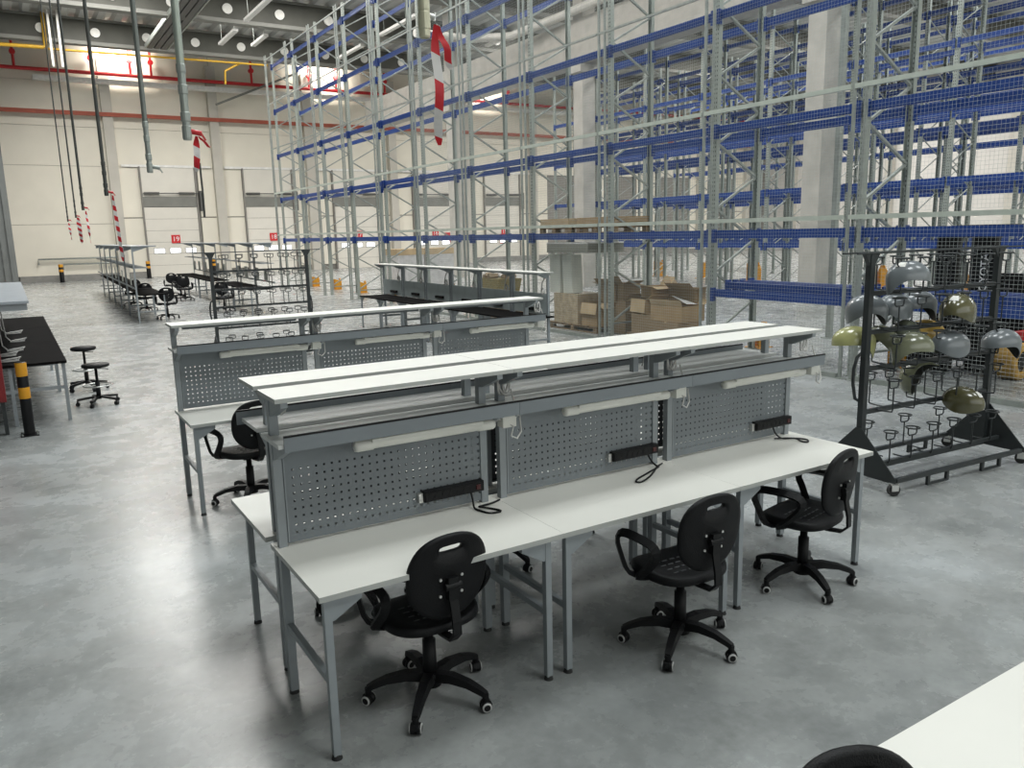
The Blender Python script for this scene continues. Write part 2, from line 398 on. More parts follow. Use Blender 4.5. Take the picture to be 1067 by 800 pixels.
# roof: deck, cross beams with pale discs for the lit holes, long girder, columns
dk = MB()
prof = []
x = -6.0
while x < 62:
    prof += [(x, 13.2), (x+0.28, 13.2), (x+0.4, 13.38), (x+0.68, 13.38)]; x += 0.8
vs = []; fs = []
for y in (-8.0, 54.0): vs += [(p[0], y, p[1]) for p in prof]
n = len(prof); fs = [(i, i+1, n+i+1, n+i) for i in range(n-1)]
dk.add(vs, fs); dk.bb(-6, 63, -8, 54, 13.45, 13.6)
struct('ceiling', dk, DECK)
for bi, y in enumerate((47.6, 40.2, 32.8, 25.4, 18.0, 10.6, 3.2, -4.2)):
    t = struct_empty('trim_roof_beam_%d' % (bi+1), (0, y, 0))
    obj('web', MB().bb(-6, 61.5, -0.12, 0.12, 12.1, 13.2), BEAMC, t)
    obj('bottom_flange', MB().bb(-6, 61.5, -0.26, 0.26, 11.93, 12.1), FLANGE, t)
    obj('top_flange', MB().bb(-6, 61.5, -0.22, 0.22, 13.1, 13.19), FLANGE, t)
    if bi < 2:
        x = 0.3
        while x < 33:
            obj('lit_hole_disc', MB().cyl((x, -0.2, 12.55), (x, -0.12, 12.55), 0.225, n=18), HOLEDISC, t); x += 2.4  # pale disc, light through a beam hole put into its colour
GX = 19.3
struct('trim_girder', MB().bb(GX-0.3, GX+0.3, -8, 46.5, 8.6, 9.9).bb(GX-0.42, GX+0.42, -8, 46.5, 8.35, 8.62), CONC)
for k, y in enumerate((14.85, 25.5, 36.0)):
    struct('trim_column_%d' % (k+1), MB().bb(GX-0.29, GX+0.29, y-0.29, y+0.29, 0, 13.1).bb(GX-0.45, GX+0.45, y-0.4, y+0.4, 8.0, 8.36), CONC)
# cable trays and lamps under the roof
ct = thing('cable_tray', 'dark triple channel cable tray hanging under the roof at left', 'cable tray', (7.8, 0, 12.0))
for k in range(3): obj('channel', MB().bb(-0.42+k*0.32, -0.16+k*0.32, 33, 46.9, -0.08, 0.08), DARKTRAY, ct)
for s in (-0.5, 0.54): obj('side_rail', MB().bb(s-0.03, s+0.03, 33, 46.9, -0.1, 0.12), GALV, ct)
tag(obj('ladder_tray', MB().bb(2.95, 3.05, 46.4, 46.6, 10.6, 13.2).bb(3.35, 3.45, 46.4, 46.6, 10.6, 13.2), DUCT), 'pale vertical cable ladder beside the yellow gas pipe', 'cable tray')
for k, (x, y, L) in enumerate(((10.3, 36.5, 4.0), (10.3, 42.0, 3.2), (11.8, 42.0, 2.4), (16.7, 36.2, 4.4), (16.7, 42.5, 3.5), (22.5, 36.0, 4.2))):
    t = thing('linear_lamp', '%s unlit white strip lamp hanging under the roof, counted from the left' % ['first', 'second', 'third', 'fourth', 'fifth', 'sixth'][k], 'lamp', (x, y, 11.7), 0, 'strip lamps under the roof')
    obj('housing', MB().bb(-0.11, 0.11, -L/2, L/2, 0, 0.12), WHITEP, t)
    for s in (-1, 1): obj('suspension_wire', MB().cyl((0, s*L*0.4, 0.12), (0, s*L*0.4, 1.5), 0.012, n=4), GALV, t)
tag(obj('diagonal_brace', MB().bar((11.7, WY-1.1, 10.1), (16.8, WY-1.1, 12.3), 0.12, 0.12), FLANGE), 'grey diagonal brace high on the end wall left of the racks', 'brace')
tag(obj('curved_duct', MB().tube([(14.5, 30, 9.9), (17, 30.2, 9.95), (18.3, 29, 9.95), (18.7, 26, 10.1), (18.7, 12, 10.3)], 0.16, 10), DUCT), 'pale curved duct turning around the concrete girder', 'duct')

# ------------------------------------------------------------------ pallet racks
MESH = {}
def post_mesh(H):
    k = ('post', H)
    if k not in MESH:
        MESH[k] = MB().bb(-0.04, -0.032, -0.05, 0.05, 0, H).bb(-0.032, 0.04, -0.05, -0.042, 0, H).bb(-0.032, 0.04, 0.042, 0.05, 0, H).bb(-0.09, 0.09, -0.08, 0.08, 0, 0.012).mesh('upright', UPR)
    return MESH[k]
def beam_mesh(L, h=0.13):
    k = ('beam', L, h)
    if k not in MESH:
        mb = MB().bb(-0.025, 0.025, 0.06, L-0.06, -h/2, h/2)
        for y0, y1 in ((0.045, 0.075), (L-0.075, L-0.045)): mb.bb(-0.055, 0.03, y0, y1, -0.14, 0.09)
        mb.bb(-0.055, -0.045, 0.03, 0.1, -0.14, 0.09).bb(-0.055, -0.045, L-0.1, L-0.03, -0.14, 0.09)
        MESH[k] = mb.mesh('beam', BLUE)
    return MESH[k]
def brace_mesh(dx, dz):
    k = ('brace', dx, dz)
    if k not in MESH: MESH[k] = MB().bar((0, 0, 0), (dx, 0, dz), 0.035, 0.045, up=(0, 1, 0)).mesh('brace', GALV)
    return MESH[k]
def rack(label, X0, ys, levels, H, depth=1.1, fine=True, skip=(), cat='pallet rack', group=None):
    root = thing('pallet_rack', label, cat, (X0, ys[0], 0), 0, group)
    for yi, y in enumerate(ys):
        ly = y-ys[0]
        a = obj('upright', post_mesh(H), None, root, (0.04, ly, 0))
        b = obj('upright', post_mesh(H), None, root, (depth-0.04, ly, 0), (0, 0, pi))
        z = 0.35; s = 0; w = depth-0.16
        if fine:
            obj('brace', brace_mesh(w, 0.0), None, a, (0.04, 0, 0.3))
            while z < H-0.6:
                if s % 2 == 0: obj('brace', brace_mesh(w, 0.52), None, a, (0.04, 0, z))
                else: obj('brace', brace_mesh(w, -0.52), None, a, (0.04, 0, z+0.52))
                z += 0.54; s += 1
        else:
            k = ('bracing', H, depth)
            if k not in MESH:
                mb = MB()
                while z < H-0.6:
                    mb.bar((0.04, 0, z if s % 2 == 0 else z+0.52), (0.04+w, 0, z+0.52 if s % 2 == 0 else z), 0.022, 0.03, up=(0, 1, 0)); z += 0.54; s += 1
                MESH[k] = mb.mesh('bracing', GALV)
            o = obj('bracing', MESH[k], None, a); o['kind'] = 'stuff'
    for yi in range(len(ys)-1):
        for li, zl in enumerate(levels(yi)):
            if (yi, li) in skip: continue
            L = round(ys[yi+1]-ys[yi], 3)
            obj('beam', beam_mesh(L), None, root, (0.0, ys[yi]-ys[0], zl))
            obj('beam', beam_mesh(L), None, root, (depth, ys[yi]-ys[0], zl), None)
    return root
R1Y = [round(4.4+2.8*k, 3) for k in range(12)]
def lev1(yi): return ([1.08] if yi < 2 else []) + [2.07, 3.78, 5.58, 7.4, 9.2]
rack1 = rack('tall front pallet rack with five blue beam levels, behind the mesh fence', 10.3, R1Y, lev1, 9.75)
def levf(yi): return [1.6, 3.2, 4.8, 6.4, 8.0]
far = [(19.85, 5.9, 8, 'second pallet rack, standing just beyond the concrete columns'),
       (23.1, 5.9, 9, 'third pallet rack, between the concrete columns and the yellow guards'), (24.45, 5.9, 9, 'fourth pallet rack, with small yellow guards at its feet'),
       (29.2, 5.9, 9, 'rearmost pallet rack in front of the right-hand wall')]
for X0, y0, nb, lb in far:
    rack(lb, X0, [round(y0+2.8*k, 3) for k in range(nb+1)], levf, 8.5, 1.1, False)
t = thing('aisle_post', 'lone slender grey steel post with a foot plate in the aisle behind the front rack', 'post', (13.53, 9.97, 0))
obj('tube', MB().bb(-0.05, 0.05, -0.05, 0.05, 0.012, 6.8), GALV, t)
obj('foot_plate', MB().bb(-0.11, 0.11, -0.11, 0.11, 0, 0.012), GALV, t)

# yellow guards at the rack feet on the aisle side
def guard_proto():
    t = thing('post_guard', '', 'post guard', (0, 0, 0), 0, 'yellow post guards')
    obj('guard_plate', MB().prism([(-0.13, 0), (0.13, 0), (0.13, 0.3), (0.05, 0.46), (-0.05, 0.46), (-0.13, 0.3)], 'y', -0.015, 0.015), YELP, t, (0, 0.15, 0))
    for s in (-1, 1): obj('guard_side', MB().prism([(-0.12, 0), (0.12, 0), (0.12, 0.36), (-0.12, 0.44)], 'x', s*0.12-0.012, s*0.12+0.012), YELP, t)
    for k in range(3):
        obj('chevron', MB().prism([(-0.1, 0.05+k*0.13), (0, 0.11+k*0.13), (0.1, 0.05+k*0.13), (0.1, 0.10+k*0.13), (0, 0.16+k*0.13), (-0.1, 0.10+k*0.13)], 'y', -0.004, 0.004), RUBBER, t, (0, 0.17, 0))
    obj('base_plate', MB().bb(-0.18, 0.18, -0.16, 0.2, 0, 0.012), YELP, t)
    return t
gp = guard_proto(); used = []
for k in range(11):
    place(gp, used, (11.55, R1Y[k+1]+0.02, 0), pi/2*3, 'yellow chevron guard behind the front rack, %s' % (ORD[k]+' from the near end' if k else 'the one nearest the camera'))
names = ['nearest', 'second', 'third', 'fourth', 'fifth', 'sixth', 'seventh', 'eighth']
for k in range(8):
    gq = place(gp, used, (25.75, 8.7+2.8*k, 0), pi/2*3, 'small distant yellow guard at the foot of the fourth rack, %s from the near end' % names[k]); gq.scale = (1.5, 1.5, 1.6)

# galvanised mesh fence in front of the racks
FX = 10.03
fence = thing('safety_fence', 'galvanised wire mesh fence standing in front of the blue racks', 'fence', (FX, R1Y[0], 0))
pmesh = MB().bb(-0.02, 0.02, -0.02, 0.02, 0, 9.6).bb(-0.06, 0.06, -0.05, 0.05, 0, 0.012).mesh('fence_post', GALV)
rmesh = MB().bb(-0.022, 0.022, 0.03, 2.77, -0.032, 0.032).mesh('fence_rail', RAIL)
rmesh2 = MB().bb(-0.015, 0.015, 0.03, 2.77, -0.02, 0.02).mesh('fence_rail', GALV)
wires = {}
def wire_mesh(h):
    if h not in wires:
        mb = MB(); w = 0.0014
        def pr(p0, p1, ax):
            a, b = (Vector((0, w, 0)), Vector((w, 0, 0))) if ax == 'z' else (Vector((0, 0, w)), Vector((w, 0, 0)))
            vs = []
            for p in (p0, p1):
                p = Vector(p); vs += [p+a, p+b, p-a, p-b]
            mb.add(vs, [(i, (i+1) % 4, (i+1) % 4+4, i+4) for i in range(4)])
        for i in range(55): pr((0, 0.05+i*0.05, 0), (0, 0.05+i*0.05, h), 'z')
        for i in range(int(h/0.05)+1): pr((0.004, 0.03, i*0.05), (0.004, 2.77, i*0.05), 'y')
        wires[h] = mb.mesh('mesh_panel', WIRE)
    return wires[h]
for k in range(12):
    obj('fence_post', pmesh, None, fence, (0, 2.8*k-0.02, 0))
    obj('fence_post', pmesh, None, fence, (0, 2.8*k-0.2, 0))
    if k == 11: break
    for z in (2.29, 4.03, 5.85, 7.65, 9.42): obj('fence_rail', rmesh if z < 5 else rmesh2, None, fence, (0, 2.8*k, z))
    if k < 6:
        obj('base_rail', MB().bb(-0.025, 0.025, 0.03, 2.57, 0.0, 0.07), GALV, fence, (0, 2.8*k, 0))
        for z0, h in ((0.1, 2.1), (2.35, 1.6), (4.1, 1.7), (5.95, 1.6)): 
            o = obj('mesh_panel', wire_mesh(h), None, fence, (-0.025, 2.8*k, z0))
# loose beams stacked on the low level
def loose(n, y0, dy, lab):
    for i in range(n):
        a = random.uniform(-0.13, 0.13); x = 10.5+i*0.2
        t = obj('loose_rack_beam', MB().bb(-0.05, 0.05, -1.25, 1.25, -0.055, 0.055).bb(-0.07, 0.06, -1.27, -1.24, -0.12, 0.09).bb(-0.07, 0.06, 1.24, 1.27, -0.12, 0.09), BLUE, None, (x, y0+random.uniform(-0.06, 0.06), 1.206+0.0*i), (0, 0, a*0.3))
        tag(t, lab % ['first', 'second', 'third', 'fourth'][i], 'rack beam')
loose(4, 8.6, 0, 'loose blue beam laid on the low level beside the trolley, %s from the mesh fence')
loose(4, 5.8, 0, 'loose blue beam laid on the low level above the forklift, %s from the mesh fence')

# ------------------------------------------------------------------ swivel chairs
def chair_proto():
    t = thing('swivel_chair', '', 'chair')
    obj('star_hub', MB().lathe([(0.0, 0.135), (0.05, 0.135), (0.055, 0.12), (0.055, 0.07), (0.0, 0.065)], 20), PU, t)
    leg = MB()
    prof = [(0.03, 0.118, 0.034, 0.022), (0.12, 0.128, 0.030, 0.019), (0.21, 0.118, 0.026, 0.015), (0.275, 0.096, 0.022, 0.013), (0.305, 0.082, 0.017, 0.012)]
    rings = []
    for x, z, w, h in prof: rings += [(x, -w, z-h), (x, w, z-h), (x, w*0.72, z+h), (x, -w*0.72, z+h)]
    fs = []
    for i in range(len(prof)-1): fs += [(i*4+k, i*4+(k+1) % 4, i*4+4+(k+1) % 4, i*4+4+k) for k in range(4)]
    leg.add(rings, fs+[(3, 2, 1, 0), tuple(len(prof)*4-4+k for k in range(4))], 0, False)
    leg.cyl((0.298, 0, 0.05), (0.298, 0, 0.085), 0.016, n=10)
    lm = leg.mesh('base_leg', PU)
    cm = MB().lathe([(0.0, -0.027), (0.018, -0.027), (0.026, -0.022), (0.027, -0.004), (0.012, -0.004), (0.012, 0.004), (0.027, 0.004), (0.026, 0.022), (0.018, 0.027), (0, 0.027)], 18, (0, 0, 0.027), 0, 'y').prism([(-0.031, 0.03), (-0.022, 0.052), (0, 0.060), (0.018, 0.052), (0.012, 0.03)], 'y', -0.012, 0.012).mesh('caster', BLACK)
    rm = MB().lathe([(0.016, -0.0285), (0.0235, -0.0275), (0.0235, -0.0225), (0.016, -0.0225)], 18, (0, 0, 0.027), 0, 'y').mesh('wheel_ring', RING)
    rm2 = MB().lathe([(0.016, 0.0285), (0.0235, 0.0275), (0.0235, 0.0225), (0.016, 0.0225)], 18, (0, 0, 0.027), 0, 'y').mesh('wheel_ring', RING)
    for k in range(5):
        a = 2*pi*k/5+0.35
        obj('base_leg', lm, None, t, (0, 0, 0), (0, 0, a))
        c = obj('caster', cm, None, t, (0.298*cos(a), 0.298*sin(a), 0), (0, 0, a+1.1+k*0.7))
        obj('wheel_ring', rm, None, c); obj('wheel_ring', rm2, None, c)
    obj('gas_column', MB().lathe([(0.0, 0.08), (0.034, 0.08), (0.032, 0.30), (0.022, 0.30), (0.022, 0.40), (0, 0.40)], 16), BLACK, t)
    obj('tilt_mechanism', MB().bb(-0.08, 0.08, -0.1, 0.08, 0.385, 0.415).bar((0.05, 0.02, 0.4), (0.25, 0.06, 0.395), 0.014, 0.012), BLACK, t)
    # seat: rounded slab with a waterfall front and moulded grooves
    sb = MB(); N = 36; R = []
    def outline(a, s):
        c, d = cos(a), sin(a); e = 0.72
        return (0.235*s*math.copysign(abs(c)**e, c), 0.22*s*math.copysign(abs(d)**e, d)+0.02)
    layers = [(0.90, 0.415), (0.98, 0.425), (1.0, 0.44), (0.985, 0.455), (0.93, 0.462), (0.7, 0.455), (0.35, 0.452)]
    vs = []
    for s, z in layers:
        for k in range(N):
            p = outline(2*pi*k/N, s); dz = -0.018*max(0, (p[1]-0.12)/0.1)**2 + (0.012*(abs(p[0])/0.22)**2 if z > 0.45 else 0)
            vs.append((p[0], p[1], z+dz))
    fs = [(i*N+k, i*N+(k+1) % N, (i+1)*N+(k+1) % N, (i+1)*N+k) for i in range(len(layers)-1) for k in range(N)]
    sb.add(vs, fs+[tuple(range(N-1, -1, -1)), tuple((len(layers)-1)*N+k for k in range(N))], 0, True)
    seat = obj('seat', sb, PU, t)
    gb = MB()
    for j in range(4):
        for i in range(5): gb.bb(-0.115+i*0.05, -0.083+i*0.05, -0.08+j*0.05, -0.072+j*0.05, 0.450, 0.4575)
    o = obj('seat_ribs', gb, mat('pale_rib_grey', (0.09, 0.092, 0.095), 0.4), seat); o['kind'] = 'stuff'  # ribs a paler grey than the seat
    # backrest: egg-shaped shell with a hand slot
    bb = MB(); N = 48
    def outer(a):
        c, d = cos(a), sin(a); w = 0.205*(1+0.06*d) if d > 0 else 0.205*(1-0.10*d*d)
        return (w*math.copysign(abs(c)**0.86, c), 0.70+0.205*math.copysign(abs(d)**0.9, d))
    def slot(a):
        c, d = cos(a), sin(a)
        return (0.062*math.copysign(abs(c)**0.5, c), 0.84+0.0165*math.copysign(abs(d)**0.6, d))
    def yy(x, z, off): return -0.215+0.55*x*x-0.10*(z-0.6)+off
    steps = [0, 0.25, 0.5, 0.75, 0.93, 1.0]
    vs = []
    for off, edge in ((-0.014, 0.0), (0.016, 0.0)):
        for s in steps:
            for k in range(N):
                a = 2*pi*k/N; o_ = outer(a); q = slot(a)
                x = q[0]+(o_[0]-q[0])*s; z = q[1]+(o_[1]-q[1])*s
                vs.append((x, yy(x, z, off if s < 1 else off*0.35), z))
    S = len(steps); fs = []
    for f in range(2):
        for i in range(S-1):
            for k in range(N):
                b0 = f*S*N; fs.append((b0+i*N+k, b0+i*N+(k+1) % N, b0+(i+1)*N+(k+1) % N, b0+(i+1)*N+k))
    for i in (0, S-1):
        for k in range(N): fs.append((i*N+k, i*N+(k+1) % N, S*N+i*N+(k+1) % N, S*N+i*N+k))
    bb.add(vs, fs, 0, True)
    back = obj('backrest', bb, PU, t)
    obj('bolt', MB().cyl((-0.055, -0.243, 0.70), (-0.055, -0.228, 0.70), 0.007, n=8).cyl((0.055, -0.243, 0.70), (0.055, -0.228, 0.70), 0.007, n=8).cyl((-0.055, -0.236, 0.62), (-0.055, -0.22, 0.62), 0.007, n=8).cyl((0.055, -0.236, 0.62), (0.055, -0.22, 0.62), 0.007, n=8), CHROME, back)
    obj('back_bracket', MB().tube([(0, 0.0, 0.395), (0, -0.15, 0.392), (0, -0.235, 0.40), (0, -0.275, 0.44), (0, -0.272, 0.50), (0, -0.25, 0.60), (0, -0.249, 0.69)], 0, rect=(0.021, 0.007)).cyl((-0.04, -0.25, 0.665), (0.04, -0.25, 0.665), 0.018, n=10).bb(-0.026, 0.026, -0.262, -0.225, 0.60, 0.705), BLACK, t)
    for s in (-1, 1):
        x = s*0.265
        path = [(s*0.10, 0.08, 0.405), (s*0.22, 0.10, 0.405), (x, 0.12, 0.43), (x+s*0.01, 0.16, 0.52), (x+s*0.01, 0.195, 0.585), (x, 0.18, 0.63), (x, 0.11, 0.645), (x, -0.06, 0.645), (x, -0.115, 0.625), (x, -0.115, 0.58), (x+s*0.005, -0.05, 0.50), (x, 0.03, 0.43), (s*0.21, 0.04, 0.405), (s*0.10, 0.04, 0.405)]
        # smooth the loop
        P = [Vector(p) for p in path]; Q = []
        for i in range(len(P)-1): Q += [P[i]*0.75+P[i+1]*0.25, P[i]*0.25+P[i+1]*0.75]
        obj('armrest', MB().tube(Q, 0, rect=(0.021, 0.0105)), PU, t)
    return t
cp = chair_proto(); cu = []
def chair(x, y, head, label, group=None): return place(cp, cu, (x, y, 0), radians(head-90), label, group)
def twist(o, a):
    # turn the star base under the seat
    for c in o.children:
        if c.name.startswith(('base_leg', 'caster')):
            v = Matrix.Rotation(a, 3, 'Z') @ Vector(c.location); c.location = v; c.rotation_euler = (0, 0, c.rotation_euler.z+a)
    return o
c1 = chair(1.49, 3.22, 93, 'black swivel chair with open slot back at the left table unit, nearest the camera')
c2 = chair(2.83, 2.92, 88, 'black swivel chair at the middle table unit, grooved seat showing')
chair(3.98, 3.04, 101, 'black swivel chair turned side-on at the right table unit by the trolley')
chair(1.60, 4.42, 265, 'black swivel chair pushed under the rear left table, only casters showing')
chair(2.62, 4.45, 275, 'black swivel chair pushed under the rear middle table')
chair(1.53, 6.74, 100, 'black swivel chair in the gap between the two white benches')
chair(1.565, 0.865, 250, 'black chair whose back just shows left of the corner table')
chair(3.10, 1.0, 270, 'black chair peeking over the far edge of the corner table, cut by the frame')

twist(c1, -0.15); twist(c2, -0.33)

# ------------------------------------------------------------------ workbenches
TW, TD = 1.2, 0.71
def pegboard_mesh():
    mb = MB(); nx, nz, p, h = 27, 9, 0.0385, 0.0052
    x0 = 0.055; x1 = 1.145; z0 = 0.78; z1 = 1.262
    cx = [x0]; cz = [z0]
    sx = (x0+x1)/2-(nx-1)*p/2; sz = 0.82
    for i in range(nx): cx += [sx+i*p-h, sx+i*p+h]
    for i in range(nz): cz += [sz+i*p-h, sz+i*p+h]
    cx.append(x1); cz.append(z1)
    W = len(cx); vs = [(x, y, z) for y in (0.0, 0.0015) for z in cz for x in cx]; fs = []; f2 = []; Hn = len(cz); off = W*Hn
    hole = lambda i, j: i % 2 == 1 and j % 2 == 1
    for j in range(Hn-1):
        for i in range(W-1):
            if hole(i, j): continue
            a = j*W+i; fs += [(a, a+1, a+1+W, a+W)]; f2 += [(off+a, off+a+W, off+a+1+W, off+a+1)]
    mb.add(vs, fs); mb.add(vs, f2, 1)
    # folded rim
    mb.bb(x0, x1, 0.0, 0.02, z1, z1+0.006).bb(x0, x1, 0.0, 0.02, z0-0.006, z0).bb(x0-0.004, x0, 0, 0.02, z0, z1).bb(x1, x1+0.004, 0, 0.02, z0, z1)
    return mb.mesh('pegboard', [PANEL, BACKSHADE])
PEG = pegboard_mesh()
def bench_proto(kind):
    white = kind == 'white'
    t = thing('workbench', '', 'workbench')
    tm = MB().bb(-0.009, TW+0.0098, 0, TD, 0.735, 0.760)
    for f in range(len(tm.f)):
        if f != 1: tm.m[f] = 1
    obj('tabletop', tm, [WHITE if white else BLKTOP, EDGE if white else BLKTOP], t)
    fm = MB().bb(-0.0165, 0.0165, -0.0165, 0.0165, 0.02, 0.734)
    fm.prism([(0.016, 0.635), (0.028, 0.635), (0.15, 0.705), (0.15, 0.734), (0.016, 0.734)], 'y', -0.014, 0.014)
    fm2 = MB().bb(-0.0165, 0.0165, -0.0165, 0.0165, 0.02, 0.734)
    fm2.prism([(-0.016, 0.635), (-0.028, 0.635), (-0.15, 0.705), (-0.15, 0.734), (-0.016, 0.734)], 'y', -0.014, 0.014)
    pmh = 1.475
    pm_ = MB().bb(-0.02, 0.02, -0.02, 0.02, 0.02, pmh)
    foot = MB().cyl((0, 0, 0), (0, 0, 0.022), 0.024, 0.018, 12).mesh('foot', RUBBER)
    for x, m in ((0.03, fm), (TW-0.07, fm2)):
        l = obj('leg', m, GREY, t, (x, 0.035, 0)); obj('foot', foot, None, l)
        l = obj('post', pm_, GREY, t, (x, 0.64, 0)); obj('foot', foot, None, l)
        obj('side_bar', MB().bb(-0.014, 0.014, 0.053, 0.62, 0.345, 0.375), GREY, t, (x, 0, 0))
    obj('rear_rail', MB().bb(0.05, TW-0.09, 0.56, 0.60, 0.69, 0.734), GREY, t)
    if white:
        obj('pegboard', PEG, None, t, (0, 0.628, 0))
        obj('centre_strip', MB().bb(0.056, 0.062, 0.622, 0.628, 0.78, 1.25), GREY, t)
    else:
        obj('back_panel', MB().bb(0.05, TW-0.05, 0.625, 0.64, 0.78, 1.14), mat('pale_blue_panel', (0.43, 0.485, 0.49), 0.45), t)
    if white:
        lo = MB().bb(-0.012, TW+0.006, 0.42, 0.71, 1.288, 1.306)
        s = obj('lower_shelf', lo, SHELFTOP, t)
        obj('shelf_lip', MB().bb(0.012, TW+0.03, 0.410, 0.42, 1.272, 1.338), PANEL, s)
        obj('lip_edge_strip', MB().bb(0.012, TW+0.03, 0.4085, 0.4215, 1.338, 1.346), BLACK, s, label='black edge strip')
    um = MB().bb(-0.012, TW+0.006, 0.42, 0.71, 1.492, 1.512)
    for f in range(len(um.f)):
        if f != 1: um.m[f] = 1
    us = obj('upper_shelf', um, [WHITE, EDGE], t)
    obj('shelf_channel', MB().bb(0.1, TW-0.13, 0.60, 0.632, 1.455, 1.492), PANEL, us)
    for x in (0.03, TW-0.07):
        if white: obj('lower_bracket', MB().prism([(0.62, 1.288), (0.62, 1.19), (0.585, 1.20), (0.43, 1.265), (0.43, 1.288)], 'x', x-0.016, x+0.016), GREY, t)
        obj('upper_bracket', MB().prism([(0.62, 1.492), (0.62, 1.40), (0.585, 1.405), (0.43, 1.468), (0.43, 1.492)], 'x', x-0.016, x+0.016), GREY, t)
    return t
def lamp_proto():
    t = thing('task_lamp', '', 'lamp')
    obj('tube_housing', MB().lathe([(0.0, 0), (0.024, 0), (0.027, 0.012), (0.027, 0.09), (0.023, 0.095), (0.023, 0.66), (0.027, 0.665), (0.027, 0.75), (0.022, 0.76), (0, 0.76)], 16, axis='x'), LAMP, t)
    obj('reflector', MB().bb(0.08, 0.68, -0.03, 0.03, 0.012, 0.030), LAMP, t)
    for x in (0.18, 0.56): obj('clip', MB().bb(x-0.012, x+0.012, -0.012, 0.012, 0.02, 0.075).bb(x-0.02, x+0.02, -0.02, 0.02, 0.02, 0.034), GALV, t)
    obj('junction_box', MB().bb(0.80, 0.88, -0.03, 0.03, -0.025, 0.055), LAMP, t)
    obj('cable', MB().tube([(0.755, 0, 0), (0.79, 0, 0.02), (0.86, -0.034, -0.02), (0.84, -0.04, -0.07), (0.88, -0.035, -0.09), (0.915, -0.02, -0.06), (0.92, 0, 0.02), (0.905, 0.03, 0.09), (0.90, 0.05, 0.16)], 0.005, 6), CABLEW, t)
    obj('cable_coil', MB().tube([(0.875+0.03*cos(i*0.7)+0.002*i, 0.12+0.012*sin(i*1.1), 0.17+0.055*sin(i*0.7)) for i in range(26)], 0.006, 5), CABLEW, t)
    return t
def strip_proto():
    t = thing('power_strip', '', 'power strip')
    obj('body', MB().bb(-0.175, 0.175, -0.04, 0.0, -0.028, 0.028).bb(-0.17, 0.17, -0.045, -0.04, -0.022, 0.022), BLACK, t)
    for k in range(6): obj('socket', MB().lathe([(0.019, -0.0465), (0.019, -0.0445), (0.0, -0.0445)], 14, (-0.14+k*0.042, 0, 0), 0, 'y'), RUBBER, t)
    obj('switch', MB().bb(0.125, 0.15, -0.050, -0.044, -0.012, 0.012), mat('dull_red_switch', (0.06, 0.008, 0.008), 0.4), t)
    obj('end_bracket', MB().bb(-0.20, -0.178, -0.025, 0.0, -0.03, 0.02), CHROME, t)
    return t
def cord(path):
    P = [Vector(p) for p in path]
    for _ in range(2):
        Q = [P[0]]
        for i in range(len(P)-1): Q += [P[i]*0.75+P[i+1]*0.25, P[i]*0.25+P[i+1]*0.75]
        P = Q+[P[-1]]
    return P
BX, FY = 0.915, 2.99
wp = bench_proto('white'); wu = []; lp = lamp_proto(); lu = []; sp_ = strip_proto(); su = []
pos = ['left', 'middle', 'right']
cz = -0.104
strips = []
CORDS = [
 [(0.10, -0.03, -0.03), (0.10, -0.05, -0.07), (0.09, -0.075, cz), (0.10, -0.12, cz), (0.12, -0.19, cz), (0.20, -0.20, cz), (0.17, -0.13, cz), (0.12, -0.09, cz+0.008), (0.11, -0.085, cz+0.01), (0.20, -0.06, cz), (0.27, -0.04, cz+0.004)],
 [(0.10, -0.03, -0.03), (0.11, -0.05, -0.07), (0.14, -0.07, cz), (0.16, -0.075, cz), (0.02, -0.13, cz), (-0.17, -0.21, cz), (-0.15, -0.26, cz), (0.0, -0.18, cz), (0.12, -0.09, cz+0.008), (0.20, -0.05, cz+0.004)],
 [(0.0, -0.03, -0.03), (0.0, -0.05, -0.07), (0.02, -0.085, cz), (0.10, -0.11, cz), (0.16, -0.19, cz), (0.10, -0.25, cz), (0.07, -0.21, cz), (0.10, -0.14, cz+0.008), (-0.02, -0.06, cz+0.004)]]
for i in range(3):
    place(wp, wu, (BX+1.22*i, FY, 0), 0, 'white-topped workbench with grey pegboard, %s unit of the front row facing the camera' % pos[i])
    place(lp, lu, (BX+1.22*i+[0.36, 0.35, 0.36][i], FY+0.49, 1.225), 0, 'white tube lamp under the grey shelf of the %s front bench' % pos[i])
    x = BX+1.22*i+[0.93, 0.95, 0.96][i]
    strips.append(place(sp_, su, (x, FY+0.626, 0.87), 0, 'black power strip with looped cord on the pegboard of the %s front bench' % pos[i]))
    place(wp, wu, (BX+1.22*i+1.2, 4.50, 0), pi, 'white-topped workbench backing onto the front row, %s unit seen from behind' % pos[i])
    place(lp, lu, (BX+1.22*i+1.03, 4.50-0.49, 1.225), pi, 'white tube lamp under the shelf of the %s bench facing away' % pos[i])
B2X, B2Y = 1.075, 6.55
for i in range(3):
    place(wp, wu, (B2X+1.22*i, B2Y, 0), 0, 'white-topped workbench with pegboard in the second row, %s unit' % pos[i])
    place(lp, lu, (B2X+1.22*i+0.36, B2Y+0.49, 1.225), 0, 'white tube lamp under the shelf of the %s second-row bench' % pos[i])
# table cut by the bottom right corner of the picture
ct_ = thing('work_table', 'plain white tabletop filling the bottom right corner', 'table', (1.79, 0.45, 0))
tm = MB().bb(0, 1.6, 0, 0.73, 0.73, 0.76)
for f in range(len(tm.f)):
    if f != 1: tm.m[f] = 1
obj('tabletop', tm, [WHITE, EDGE], ct_)
for x in (0.05, 1.55):
    for y in (0.04, 0.69): obj('leg', MB().bb(x-0.02, x+0.02, y-0.02, y+0.02, 0, 0.73), GREY, ct_)
